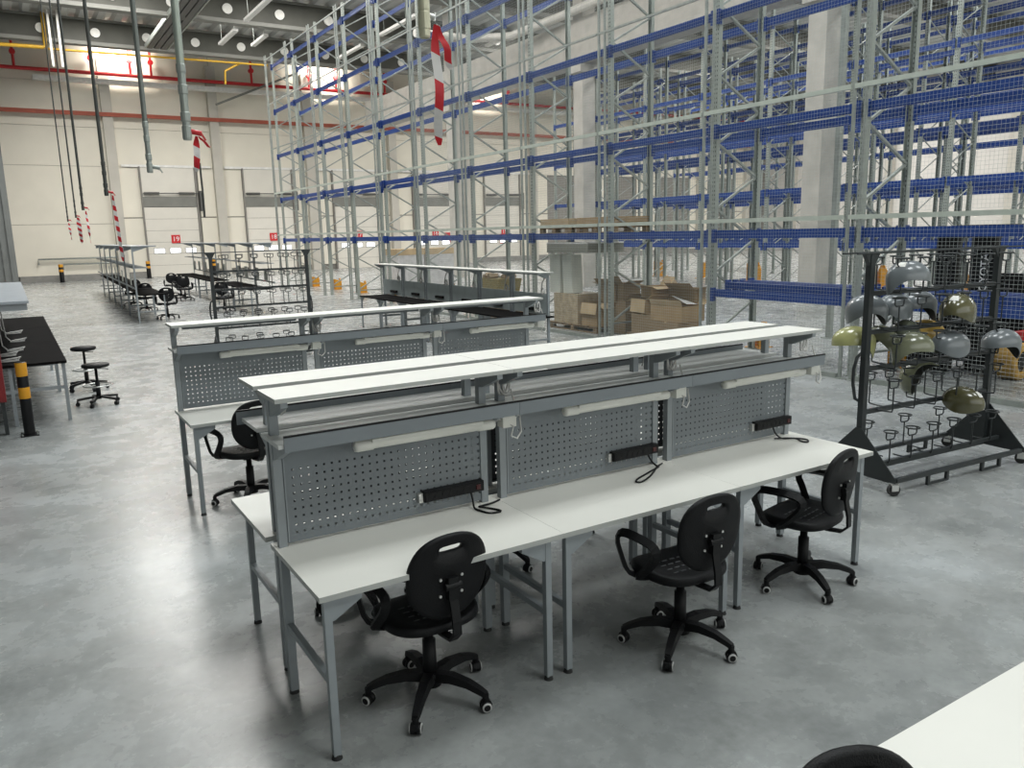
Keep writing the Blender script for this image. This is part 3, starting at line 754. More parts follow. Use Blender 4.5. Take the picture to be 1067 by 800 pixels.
# black-topped row with pale panels, running away from the camera
bp_ = bench_proto('black'); bu = []
for i in range(6):
    y = 18.45-1.2*i
    place(bp_, bu, (7.13, y, 0), -pi/2, 'black-topped bench with pale panel in the row beside the racks, %s unit from the camera' % ORD[5-i])
    place(sp_, su, (7.13+0.624, y-0.68, 0.865), -pi/2, 'small black power strip on the pale panel of the %s black-topped bench' % ORD[5-i])
    tag(obj('cable_coil', MB().lathe([(0.05, -0.02), (0.07, 0), (0.05, 0.02), (0.03, 0), (0.05, -0.02)], 12, (0, 0, 0), 0, 'x').tube([(0, 0.05, 0.04), (0.02, 0.05, 0.14), (0.06, 0.03, 0.24)], 0.012, 5), CABLEW, None, (7.13+0.56, y-1.10, 1.19)), 'white cable coil hanging by the post of the %s black-topped bench' % ORD[5-i], 'cable')

for i in range(3): obj('cord', MB().tube(cord(CORDS[i]), 0.0055, 6), BLACK, strips[i])

# ------------------------------------------------------------------ far assembly benches with tall frames (rows left and right of the far aisle)
def far_bench():
    t = thing('assembly_bench', '', 'workbench')
    L = 2.5
    obj('tabletop', MB().bb(0.08, 0.75, 0, L, 0.73, 0.76), BLKTOP, t)
    obj('upper_shelf', MB().bb(0, 0.62, 0, L, 2.03, 2.06), GREY, t)
    obj('middle_shelf', MB().bb(0, 0.36, 0, L, 1.46, 1.48), GREY, t)
    pmm = MB().bb(-0.02, 0.02, -0.02, 0.02, 0, 2.06).mesh('frame_post', GREY)
    lmm = MB().bb(-0.016, 0.016, -0.016, 0.016, 0, 0.73).mesh('leg', GREY)
    for y in (0.03, ): obj('frame_post', pmm, None, t, (0.02, y, 0))
    for y in (0.05, L-0.05):
        obj('leg', lmm, None, t, (0.70, y, 0)); obj('cross_bar', MB().bb(0.03, 0.7, y-0.012, y+0.012, 0.28, 0.31), GREY, t)
        obj('shelf_bracket', MB().prism([(0.03, 2.03), (0.03, 1.9), (0.45, 2.03)], 'y', y-0.012, y+0.012), GREY, t)
    obj('back_bar', MB().bb(0.0, 0.03, 0.03, L-0.03, 0.9, 0.94), GREY, t)
    for k in range(2): obj('instruction_sheet', MB().bb(0.05, 0.055, 0.3+k*1.1, 0.75+k*1.1, 0.95, 1.3), WHITELAB, t)
    return t
fb = far_bench(); fu = []
for k in range(6):
    place(fb, fu, (2.82+0.074*k, 23.7+2.62*k, 0), -0.028, 'black-topped assembly bench with tall grey frame in the far left row, %s from the camera' % ORD[k])
k = 0
for y in (23.3, 25.9, 29.5, 32.1, 34.7):
    o = place(fb, fu, (6.48+0.028*(y-21), y+2.5, 0), pi-0.028, 'black-topped assembly bench with tall grey frame in the far right row, %s from the camera' % ORD[k]); k += 1
far_ch = [(3.66, 24.35, 85), (3.55, 27.5, 80), (3.5, 30.2, 110), (5.35, 31.2, -95), (5.5, 32.9, -70), (5.4, 34.2, -100), (5.45, 25.4, -90)]
for k, (x, y, h) in enumerate(far_ch):
    chair(x, y, h, ['far black swivel chair with round back beside the nearest left assembly bench', 'far black swivel chair at the second left assembly bench', 'far black swivel chair at the third left assembly bench',
                    'far black swivel chair, nearest of the three in front of the dock 19 door', 'far black swivel chair, middle of the three in front of the dock 19 door', 'far black swivel chair, farthest of the three in front of the dock 19 door', 'far black swivel chair seen through the black cup rack'][k])

# ------------------------------------------------------------------ stools, bollards, left-hand bench
def stool_proto():
    t = thing('work_stool', '', 'stool')
    obj('seat', MB().lathe([(0, 0.52), (0.15, 0.52), (0.172, 0.53), (0.175, 0.55), (0.165, 0.565), (0.0, 0.57)], 24), PU, t)
    obj('column', MB().lathe([(0, 0.08), (0.03, 0.08), (0.028, 0.34), (0.018, 0.34), (0.018, 0.52), (0, 0.52)], 14), BLACK, t)
    obj('foot_ring', MB().tube([(0.18*cos(2*pi*k/24), 0.18*sin(2*pi*k/24), 0.27) for k in range(24)], 0.01, 6, closed=True).bar((-0.18, 0, 0.27), (0.18, 0, 0.27), 0.012, 0.012), CHROME, t)
    obj('height_lever', MB().tube([(0.02, 0, 0.5), (0.1, -0.05, 0.49), (0.14, -0.07, 0.48)], 0.006, 5), BLACK, t)
    for k in range(5):
        a = 2*pi*k/5+0.2
        obj('base_leg', MB().bar((0.02*cos(a), 0.02*sin(a), 0.115), (0.27*cos(a), 0.27*sin(a), 0.085), 0.04, 0.028), PU, t)
        obj('caster', MB().cyl((0.265*cos(a)-0.02*sin(a), 0.265*sin(a)+0.02*cos(a), 0.027), (0.265*cos(a)+0.02*sin(a), 0.265*sin(a)-0.02*cos(a), 0.027), 0.027, n=14).cyl((0.265*cos(a), 0.265*sin(a), 0.03), (0.265*cos(a), 0.265*sin(a), 0.08), 0.012, n=8), BLACK, t)
    return t
st = stool_proto(); s2 = []
place(st, s2, (0.84, 12.15, 0), 0.3, 'low round black stool in front of the taller one, left aisle')
o = place(st, s2, (0.80, 13.5, 0), 1.0, 'taller round black stool standing behind the low one, left aisle')
o.scale = (1, 1, 1.16)
def bollard(x, y, h, r, label):
    t = thing('bollard', label, 'bollard', (x, y, 0))
    obj('tube', MB().lathe([(r, 0), (r, h-0.01), (r*0.9, h), (0, h)], 20), BLACK, t)
    z = h-0.30
    for z0, z1 in ((h-0.42, h-0.29), (h-0.16, h-0.003)): obj('yellow_band', MB().lathe([(r*1.01, z0), (r*1.03, z0+0.004), (r*1.03, z1-0.004), (r*1.01, z1)], 20), YELP, t)
    obj('base_plate', MB().bb(-r*1.6, r*1.6, -r*1.6, r*1.6, 0, 0.012), BLACK, t)
    for sx in (-1, 1):
        for sy in (-1, 1): obj('bolt', MB().cyl((sx*r*1.3, sy*r*1.3, 0.012), (sx*r*1.3, sy*r*1.3, 0.03), 0.012, n=6), GALV, t)
bollard(-0.02, 10.69, 0.86, 0.058, 'yellow-banded black bollard in front of the black bench at left')
bollard(2.46, 51.6, 1.0, 0.12, 'distant bollard under the grey wall pipe, leftmost')
bollard(7.0, 51.9, 1.0, 0.12, 'distant bollard left of the dock 19 door')
bollard(10.75, 51.9, 1.0, 0.12, 'distant bollard right of the dock 19 door')
for k in range(3):
    t = thing('black_bench', 'black-topped bench along the left edge, %s from the camera' % ORD[k], 'workbench', (-1.0, 11.25+2.43*k, 0))
    obj('tabletop', MB().bb(0, 1.47, 0, 2.42, 0.73, 0.762), BLKTOP, t)
    for x in (0.03, 0.86, 1.43):
        for y in (0.05, 2.37): obj('leg', MB().bb(x-0.02, x+0.02, y-0.02, y+0.02, 0, 0.73), GREY, t)
    for y in (0.05, 2.37): obj('cross_bar', MB().bb(0.05, 1.41, y-0.013, y+0.013, 0.41, 0.45), GREY, t)
    obj('rear_bar', MB().bb(0.05, 1.41, 2.33, 2.36, 0.60, 0.63), GREY, t)
t = thing('wall_shelf', 'light grey top shelf over the black bench at the left edge', 'shelf', (-0.45, 11.1, 0))
obj('shelf_board', MB().bb(0, 0.6, 0, 5.65, 1.50, 1.53), mat('light_grey_shelf', (0.34, 0.37, 0.40), 0.4), t)
obj('shelf_edge', MB().bb(0.0, 0.58, 0.03, 5.62, 1.42, 1.50), GREY, t)
for y in (0.1, 2.9, 5.6): obj('post', MB().bb(-0.04, 0, y-0.02, y+0.02, 0, 1.53), GREY, t)
for k, (x, y, s) in enumerate(((-0.13, 11.6, 0.75), (-0.06, 12.7, 0.7), (-0.02, 13.9, 0.7), (-0.16, 12.2, 0.8), (-0.06, 15.2, 0.8))):
    mb = MB()
    for j in range(3): mb.tube([(0.13*s*cos(2*pi*i/18)*(1-0.08*j)+0.02*j, 0.07*s*sin(2*pi*i/18), 0.008+0.012*j+0.02*max(0, sin(2*pi*i/18+j))) for i in range(18)], 0.007, 5, closed=True)
    mb.tube([(-0.12*s, 0, 0.02), (-0.2*s, 0.05, 0.08), (-0.22*s, 0.06, 0.3), (-0.24*s, 0.05, 0.62)], 0.008, 5)
    tag(obj('cable_bundle', mb, CABLEW, None, (x, y, 0.764)), 'coiled white cable on the black bench at left, %s' % ['nearest of the coils', 'second coil from the camera', 'third coil from the camera', 'wide coil near the shelf post', 'farthest of the coils'][k], 'cable')
t = thing('red_cabinet', 'red metal box at the left frame edge in front of the black bench', 'cabinet', (-0.655, 10.80, 0.40))
obj('body', MB().bb(0, 0.45, 0, 0.2, 0, 0.92), REDBOX, t)
obj('door', MB().bb(0.02, 0.43, -0.015, 0.0, 0.02, 0.90), REDBOX, t)
for x in (0.02, 0.39): obj('stand_leg', MB().bb(x, x+0.04, 0.05, 0.17, -0.40, 0), BLKSTEEL, t)

# ------------------------------------------------------------------ cup trolleys
def trolley(label, cat='trolley', steel=BLKSTEEL):
    t = thing('cup_trolley', label, cat)
    HL = 0.86
    pmm = MB().bb(-0.026, 0.026, -0.026, 0.026, 0.13, 1.95).mesh('post', steel)
    for s in (-1, 1):
        obj('post', pmm, None, t, (s*HL, 0, 0))
        obj('top_gusset', MB().prism([(-0.026, 1.86), (0.026, 1.86), (0.085, 1.955), (-0.085, 1.955)], 'y', -0.02, 0.02), steel, t, (s*HL, 0, 0))
        obj('side_plate', MB().prism([(-0.38, 0.10), (0.38, 0.10), (0.38, 0.14), (0.03, 0.50), (-0.03, 0.50), (-0.38, 0.14)], 'x', s*(HL+0.028)-0.004, s*(HL+0.028)+0.004), steel, t)
        h = MB().tube([(s*HL, 0.03, 0.72), (s*(HL+0.05), 0.04, 0.75), (s*(HL+0.07), 0.05, 0.88), (s*(HL+0.07), 0.05, 1.0), (s*(HL+0.05), 0.04, 1.10), (s*HL, 0.03, 1.14)], 0.014, 8)
        obj('handle', h, steel, t)
    for y in (-0.07, 0.07): obj('top_rod', MB().cyl((-HL-0.25, y, 1.962), (HL+0.25, y, 1.962), 0.008, n=6), steel, t)
    for z in (1.63, 1.31, 1.0, 0.63): obj('cross_bar', MB().bb(-HL+0.02, HL-0.02, -0.018, 0.018, z-0.018, z+0.018), steel, t)
    for y in (-0.36, 0.0, 0.36): obj('base_rail', MB().bb(-HL, HL, y-0.018, y+0.018, 0.105, 0.14), steel, t)
    obj('base_rail', MB().bb(-HL, HL, -0.16, -0.13, 0.19, 0.22), steel, t)
    for y in (-0.36, 0.36):
        for x in (-0.32, 0.42): obj('fork_loop', MB().bb(x-0.14, x-0.11, y-0.012, y+0.012, 0.03, 0.105).bb(x+0.11, x+0.14, y-0.012, y+0.012, 0.03, 0.105).bb(x-0.14, x+0.14, y-0.012, y+0.012, 0.02, 0.035), steel, t)
    cm = MB().cyl((-0.018, 0, 0.05), (0.018, 0, 0.05), 0.05, n=18).mesh('caster_wheel', RUBBER)
    fm = MB().bb(-0.028, -0.022, -0.03, 0.03, 0.045, 0.105).bb(0.022, 0.028, -0.03, 0.03, 0.045, 0.105).bb(-0.028, 0.028, -0.03, 0.03, 0.098, 0.105).mesh('caster_fork', CHROME)
    for sx in (-1, 1):
        for sy in (-1, 1):
            c = obj('caster', cm, None, t, (sx*(HL+0.02), sy*0.36, 0), (0, 0, 0.5 if sx > 0 else 1.2)); obj('caster_fork', fm, None, c)
    m = MB()
    m.tube([(0, 0, 0), (0, -0.10, 0.0), (0, -0.165, 0.005), (0, -0.17, 0.02), (0, -0.17, 0.21)], 0.0065, 5)
    m.tube([(-0.055, -0.17, 0.27), (-0.055, -0.17, 0.225), (-0.04, -0.17, 0.21), (0.04, -0.17, 0.21), (0.055, -0.17, 0.225), (0.055, -0.17, 0.27)], 0.0065, 5)
    m.tube([(0.055*cos(2*pi*i/16), -0.17+0.055*sin(2*pi*i/16), 0.275) for i in range(16)], 0.0065, 5, closed=True)
    hm = m.mesh('cup_holder', steel)
    for zi, z in enumerate((1.64, 1.32, 1.01, 0.64, 0.20)):
        for k in range(6):
            obj('cup_holder', hm, None, t, (-0.70+k*0.28, 0, z))
            if z > 0.5 or k % 2 == 0: obj('cup_holder', hm, None, t, (-0.56+k*0.25, 0, z), (0, 0, pi))
    return t
tr = trolley('dark steel trolley of cup holders carrying helmet shells, right of the tables')
tr.location = (6.83, 3.98, 0); tr.rotation_euler = (0, 0, radians(-4.1))
tr2 = copy_tree(tr); tr2.location = (3.86, 14.8, 0); tr2.rotation_euler = (0, 0, radians(1.5))
tr2['label'] = 'empty black cup-holder trolley behind the second row of benches'
# flared shells resting on the cups
def shell_mesh(v):
    NA, NE = 36, 10; a, b, c = 0.128, 0.178, 0.135
    def drop(az):
        # how far the rim hangs below the dome's equator (metres)
        t = max(0, -sin(az)); f = max(0, sin(az)); k = abs(cos(az))
        if v == 0: return 0.025 + 0.12*t**3.0 + 0.01*f - 0.01*k*k
        if v == 1: return 0.02 + 0.10*max(0, cos(az-2.2))**2 + 0.11*max(0, cos(az+0.9))**2 - 0.05*max(0, cos(az-0.6))**2
        return 0.05+0.035*cos(2*az)
    def surf(k):
        vs = []
        for e in range(NE+1):
            q = e/NE
            for i in range(NA):
                az = 2*pi*i/NA; d = drop(az)
                # arc length runs from the rim up over the dome
                top = pi/2*0.985; el = -d/c+(top+d/c)*q
                if el >= 0: h = cos(el); z = c*sin(el)
                else: h = 1.0-0.10*min(1, -el)**2; z = c*el
                w = 1.0+0.10*sin(az)*max(0, h)
                vs.append((k*a*h*cos(az)*w, k*b*h*sin(az), k*z))
        return vs
    fs = [(e*NA+i, e*NA+(i+1) % NA, (e+1)*NA+(i+1) % NA, (e+1)*NA+i) for e in range(NE) for i in range(NA)]+[tuple(NE*NA+i for i in range(NA))]
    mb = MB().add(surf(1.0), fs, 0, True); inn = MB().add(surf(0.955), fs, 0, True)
    o, n = surf(1.0), surf(0.955)
    mb.add(o[:NA]+n[:NA], [(i, (i+1) % NA, (i+1) % NA+NA, i+NA) for i in range(NA)], 0, False)
    return mb, inn
SH = {}
def shell(lx, ly, z, m, v, yaw, label, tilt=(0, 0), sticker=False, s=1.0, az0=-1.61, el0=0.58):
    mw = Matrix.Rotation(radians(-4.1), 4, 'Z') @ Vector((lx, ly, 0))
    t = thing('helmet_shell', label, 'helmet shell', (6.83+mw.x, 3.98+mw.y, z))
    t.rotation_euler = (radians(tilt[0]), radians(tilt[1]), radians(yaw)); t.scale = (s, s, s)
    key = (v, m.name)
    if key not in SH:
        a, b = shell_mesh(v); SH[key] = (a.mesh('outer_shell', m), b.mesh('lining', INNER))
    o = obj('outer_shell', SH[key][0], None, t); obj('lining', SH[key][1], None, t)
    if sticker:
        el0, el1 = 0.72, 1.0; vs = []
        for i in range(5):
            for j in range(4):
                az = az0-0.37+0.74*i/4; el = el0+0.40*j/3
                q = (1.0+0.10*sin(az)*cos(el))*1.01
                vs.append((0.128*cos(el)*cos(az)*q, 0.178*cos(el)*sin(az)*1.01, 0.135*sin(el)*1.01))
        obj('paper_label', MB().add(vs, [(i*4+j, i*4+j+1, i*4+j+5, i*4+j+4) for i in range(4) for j in range(3)], 0, True), WHITELAB, t, label='blank white paper label')
    return t
shell(-0.62, -0.17, 1.76, SHGREY, 0, -118, 'grey shell alone on the topmost bar of the trolley, white label on it', sticker=True, az0=-0.95, el0=0.72)
shell(-0.66, 0.17, 1.47, SHGREY, 1, 10, 'grey shell behind the left post of the trolley, second level')
shell(-0.30, 0.17, 1.46, SHGREY, 2, 80, 'grey shell second from the left on the second level')
shell(0.00, 0.17, 1.47, SHGREY, 0, 60, 'grey shell just left of the olive one on the second level')
shell(0.06, -0.17, 1.44, SHOLIVE, 2, -72, 'dark olive shell with a white label on the second level', sticker=True, s=1.12)
shell(-0.80, 0.17, 1.21, SHLIME, 0, 40, 'pale olive shell sticking out left of the trolley post')
shell(-0.46, 0.17, 1.19, SHSAGE, 1, 150, 'sage green shell right of the left post, third level')
shell(-0.14, 0.17, 1.22, SHGREEN, 2, 100, 'darker grey-green shell in the middle of the third level')
shell(0.14, 0.17, 1.20, SHYEL, 2, 60, 'the only yellow shell, third level of the trolley')
shell(-0.50, -0.17, 1.17, SHSAGE, 0, -115, 'glossy sage shell with open arch, front of the third level')
shell(0.00, -0.17, 1.14, SHGREY, 2, 70, 'grey shell right below the dark olive one, third level')
shell(0.74, -0.17, 1.10, SHGREY, 0, 62, 'grey shell in front of the right post of the trolley')
shell(0.05, 0.17, 0.82, SHSAGE, 0, 20, 'sage shell on the fourth level turned so its dark inside shows', tilt=(-75, 20))
shell(0.25, -0.17, 0.62, SHOLIVE, 2, 10, 'dull olive shell with a white label, lowest on the trolley', sticker=True, tilt=(12, 0))

# ------------------------------------------------------------------ forklift behind the fence
t = thing('forklift', 'black and red forklift with a big ochre tyre behind the mesh fence at right', 'forklift', (12.15, 6.3, 0))
obj('chassis', MB().bb(-0.35, 1.0, -0.55, 0.62, 0.16, 0.62).bb(0.1, 0.95, -0.5, 0.55, 0.62, 0.82), BLACK, t)
obj('counterweight', MB().bb(0.9, 1.25, -0.55, 0.58, 0.25, 1.05), REDBOX, t)
obj('red_cover', MB().bb(-0.3, 0.5, -0.72, -0.56, 0.54, 0.66), REDP, t)
for s, y in ((0, -0.36), (1, 0.18)):
    mst = obj('mast_column', MB().bb(-0.58, -0.46, y, y+0.30, 0.05, 2.08).bb(-0.46, -0.38, y+0.05, y+0.25, 0.05, 2.06), BLACK, t)
    if s == 0:
        tx = obj('mast_lettering', text_mesh('mast_lettering', 'TOYOTA', 0.15), WHITEP, mst, (-0.584, y+0.13, 1.44), label='white vertical lettering')
        tx.rotation_euler = Matrix(((0, 0, -1), (0, 1, 0), (1, 0, 0))).transposed().to_euler()
        tx.rotation_euler = Matrix(((0, 0, -1), (0, 1, 0), (1, 0, 0))).to_euler()
for y in (0.0, 0.1): obj('lift_chain', MB().bb(-0.52, -0.49, y-0.012, y+0.012, 0.2, 2.0), DARKTRAY, t)
obj('mast_crossbar', MB().bb(-0.5, -0.42, -0.36, 0.48, 0.5, 0.62).bb(-0.5, -0.42, -0.36, 0.48, 1.96, 2.05), BLACK, t)
obj('fork_carriage', MB().bb(-0.64, -0.58, -0.42, 0.52, 0.22, 0.30).bb(-0.64, -0.58, -0.42, 0.52, 0.52, 0.6), BLACK, t)
tyre = MB().lathe([(0.15, -0.14), (0.235, -0.14), (0.26, -0.11), (0.262, 0.11), (0.235, 0.14), (0.15, 0.14), (0.15, -0.14)], 32, (0, 0, 0.262), 0, 'y')
tm_ = tyre.mesh('tyre', YELT)
for y in (-0.62, 0.60):
    w = obj('tyre', tm_, None, t, (-0.38, y, 0)); obj('hub', MB().cyl((0, -0.1, 0.262), (0, 0.1, 0.262), 0.15, n=24).cyl((0, -0.12, 0.262), (0, 0.12, 0.262), 0.05, n=10), RUBBER, w)
obj('wheel_arch', MB().bb(-0.66, -0.08, 0.44, 0.78, 0.0, 0.6), BLACK, t)
obj('seat', MB().bb(0.35, 0.8, -0.2, 0.25, 0.82, 0.95).bb(0.7, 0.83, -0.2, 0.25, 0.95, 1.4), BLACK, t)
for x in (0.1, 0.95):
    for y in (-0.48, 0.52): obj('guard_pillar', MB().bb(x-0.03, x+0.03, y-0.03, y+0.03, 0.8, 2.1), BLACK, t)
obj('overhead_guard', MB().bb(0.05, 1.0, -0.52, 0.56, 2.08, 2.14), BLACK, t)

# ------------------------------------------------------------------ cartons and pallets inside the front rack
def pallet(x, y, sx, sy, label, z=0.0):
    t = thing('wooden_pallet', label, 'pallet', (x, y, z))
    n = 6
    for i in range(n):
        w = sy/n*0.8; yy = -sy/2+w/2+i*(sy-w)/(n-1); obj('deck_board', MB().bb(-sx/2, sx/2, yy-w/2, yy+w/2, 0.12, 0.142), WOOD, t)
    for i in (-1, 0, 1):
        for j in (-1, 0, 1): obj('block', MB().bb(i*(sx/2-0.06)-0.05, i*(sx/2-0.06)+0.05, j*(sy/2-0.06)-0.06, j*(sy/2-0.06)+0.06, 0.02, 0.10), WOOD, t)
        obj('stringer', MB().bb(i*(sx/2-0.06)-0.05, i*(sx/2-0.06)+0.05, -sy/2, sy/2, 0.10, 0.12), WOOD, t)
        obj('bottom_board', MB().bb(i*(sx/2-0.06)-0.05, i*(sx/2-0.06)+0.05, -sy/2, sy/2, 0, 0.02), WOOD, t)
    return t
def carton(x, y, z, sx, sy, sz, label, m=KRAFT, rz=0.0, flaps=(), closed=True, tape_=True):
    t = thing('cardboard_box', label, 'box', (x, y, z), radians(rz))
    w = 0.006
    if closed: obj('body', MB().bb(-sx/2, sx/2, -sy/2, sy/2, 0, sz), m, t)
    else:
        obj('body', MB().bb(-sx/2, sx/2, -sy/2, sy/2, 0, w).bb(-sx/2, -sx/2+w, -sy/2, sy/2, 0, sz).bb(sx/2-w, sx/2, -sy/2, sy/2, 0, sz).bb(-sx/2, sx/2, -sy/2, -sy/2+w, 0, sz).bb(-sx/2, sx/2, sy/2-w, sy/2, 0, sz), m, t)
    if closed and tape_: obj('seam_tape', MB().bb(-sx/2-0.001, sx/2+0.001, -0.03, 0.03, sz-0.02, sz+0.002), KRAFT2, t)
    for side, ang, L in flaps:
        # flap hinged on the top edge of a side; angle 0 stands upright, 90 lies outward, 180 hangs down
        a = radians(ang); d = (sin(a)*L, cos(a)*L)
        if side in '-x+x':
            s = -1 if side == '-x' else 1
            p0 = (s*sx/2, 0, sz); p1 = (s*(sx/2+d[0]), 0, sz+d[1]); obj('flap', MB().bar(p0, p1, sy*0.97, w, up=(0, 0, 1) if abs(d[1]) < abs(d[0]) else (1, 0, 0)), KRAFT2 if m is KRAFT else m, t)
        else:
            s = -1 if side == '-y' else 1
            p0 = (0, s*sy/2, sz); p1 = (0, s*(sy/2+d[0]), sz+d[1]); obj('flap', MB().bar(p0, p1, sx*0.97, w, up=(0, 0, 1) if abs(d[1]) < abs(d[0]) else (0, 1, 0)), KRAFT2 if m is KRAFT else m, t)
    return t
pallet(10.98, 14.42, 0.9, 1.75, 'wooden pallet under the film-wrapped carton inside the rack')
pallet(10.98, 11.65, 0.95, 1.7, 'wooden pallet under the heap of opened cartons')
carton(10.94, 14.72, 0.142, 0.72, 0.9, 0.66, 'carton wrapped in shiny film under the white sheets', FILMB, tape_=False)
carton(10.92, 13.82, 0.142, 0.7, 0.56, 0.50, 'brown carton with its front flap hanging open, right of the wrapped carton', KRAFT, 0, (('-x', 168, 0.24), ('-y', 120, 0.2)), False)
for k, (y, w, tilt) in enumerate(((15.22, 0.40, 0.0), (14.72, 0.34, -0.06))):
    t = thing('sheet_stack', ['tall upright stack of white board sheets, left one', 'tall upright stack of white board sheets, right one leaning'][k], 'sheets', (10.75, y, 0.805), 0, None)
    t.rotation_euler = (tilt, 0, 0)
    for j in range(6): obj('sheet', MB().bb(-0.10+j*0.05, -0.055+j*0.05, -w/2, w/2, 0, 0.86), FOAM, t)
t = thing('sheet_stack', 'flat stack of grey-green sheets with a white top lying over the upright sheets', 'sheets', (11.05, 14.62, 1.71))
for j in range(8): obj('sheet', MB().bb(-0.5, 0.5, -0.78+0.006*(j % 3), 0.78-0.008*(j % 2), j*0.028, j*0.028+0.025), FOAMD if j < 7 else WHITEP, t)
BXS = [
 (10.82, 12.05, 0.142, 0.62, 0.62, 0.40, KRAFT3, 3, (), True, 'flat brown carton low in the heap, right of the rack post'),
 (10.80, 11.35, 0.142, 0.60, 0.70, 0.30, KRAFT3, -2, (), True, 'bottom right carton of the heap'),
 (10.84, 11.40, 0.445, 0.62, 0.82, 0.30, KRAFT, 4, (('-x', 20, 0.12), ('+x', 70, 0.25)), False, 'wide open carton at the right of the heap'),
 (10.78, 12.15, 0.545, 0.50, 0.50, 0.28, KRAFT, -6, (('-x', 172, 0.26), ('-y', 60, 0.2), ('+y', 110, 0.2)), False, 'carton with a pale flap hanging toward the fence, middle of the heap'),
 (11.36, 12.42, 0.142, 0.5, 0.50, 0.75, KRAFT3, 8, (('-x', 40, 0.2),), False, 'tall dull carton behind the rack post'),
 (11.25, 11.55, 0.75, 0.5, 0.55, 0.28, KRAFT3, 20, (('-x', 60, 0.25), ('+y', 40, 0.2), ('-y', 75, 0.2)), False, 'opened carton on top at the back of the heap'),
 (10.92, 12.10, 0.83, 0.42, 0.45, 0.24, KRAFT, -14, (('-x', 75, 0.22), ('+x', 30, 0.2), ('-y', 100, 0.2)), False, 'topmost carton of the heap with flaps spread'),
 (11.22, 13.28, 0.0, 0.6, 0.48, 0.72, KRAFT3, 0, (('-y', 45, 0.2),), False, 'dark carton standing on the floor between the pallets'),
 (11.1, 13.62, 0.66, 0.5, 0.5, 0.38, KRAFT3, 10, (('-x', 50, 0.2), ('+y', 80, 0.2)), False, 'carton stacked above the one with the hanging flap'),
 (11.15, 13.27, 0.725, 0.42, 0.4, 0.34, KRAFT3, -8, (('-x', 35, 0.2), ('-y', 70, 0.2)), False, 'dull carton on top of the standing one'),
]
for x, y, z, sx, sy, sz, m, rz, fl_, cl, lb in BXS: carton(x, y, z, sx, sy, sz, lb, m, rz, fl_, cl)
tag(obj('paper_sheet', MB().add([(0, -0.22, 0.02), (0.3, -0.2, 0.0), (0.28, 0.22, 0.06), (0.0, 0.2, 0.16), (0, -0.22, 0.024), (0.3, -0.2, 0.004), (0.28, 0.22, 0.064), (0.0, 0.2, 0.164)], [(0, 1, 2, 3), (7, 6, 5, 4), (0, 4, 5, 1), (1, 5, 6, 2), (2, 6, 7, 3), (3, 7, 4, 0)]), WHITEP, None, (10.8, 11.32, 0.752)), 'white sheet lying on the open carton at right', 'paper')
pallet(10.9, 14.95, 0.95, 1.1, 'wooden pallet on the rack beams, left one', 2.135)
pallet(10.9, 13.45, 0.95, 1.3, 'wooden pallet on the rack beams, right one', 2.135)
for k, (y, L, m, lb) in enumerate(((14.95, 1.1, KRAFT2, 'flat stack of light cardboard on the rack beams, left one'), (13.45, 1.3, KRAFT, 'flat stack of darker cardboard on the rack beams, right one'))):
    t = thing('cardboard_stack', lb, 'cardboard', (10.9, y, 2.278))
    for j in range(5): obj('cardboard_sheet', MB().bb(-0.45, 0.45, -L/2+0.01*(j % 2), L/2-0.012*(j % 3), j*0.036, j*0.036+0.033), m, t)
for k, x in enumerate((13.75, 15.1)):
    t = thing('wrapped_load', ['film-wrapped pale pallet load beyond the racks, left one', 'film-wrapped pale pallet load beyond the racks, right one'][k], 'pallet load', (x, 30.3, 0))
    obj('pallet_base', MB().bb(-0.6, 0.6, -0.6, 0.6, 0, 0.14), WOOD, t)
    obj('load', MB().bb(-0.58, 0.58, -0.58, 0.58, 0.14, 1.38), FILM, t)
    obj('top_cover', MB().bb(-0.6, 0.6, -0.6, 0.6, 1.38, 1.62, ), KRAFT2, t)
t = thing('straw_basket', 'straw-coloured tapered basket of scraps behind the pale panels', 'basket', (11.0, 18.35, 0))
obj('stand', MB().bb(-0.35, 0.35, -0.5, 0.5, 0, 0.55), KRAFT3, t)
bk = MB(); bk.prism([(-0.45, 0.55), (0.45, 0.55), (0.62, 1.0), (-0.62, 1.0)], 'x', -0.35, 0.35)
obj('basket', bk, PLAID, t)
for k in range(9): obj('scrap', MB().box((random.uniform(-0.25, 0.25), -0.5+k*0.125, 1.03), (0.25, 0.16, 0.12), 0, Matrix.Rotation(random.uniform(-1, 1), 3, 'X')), KRAFT3, t)

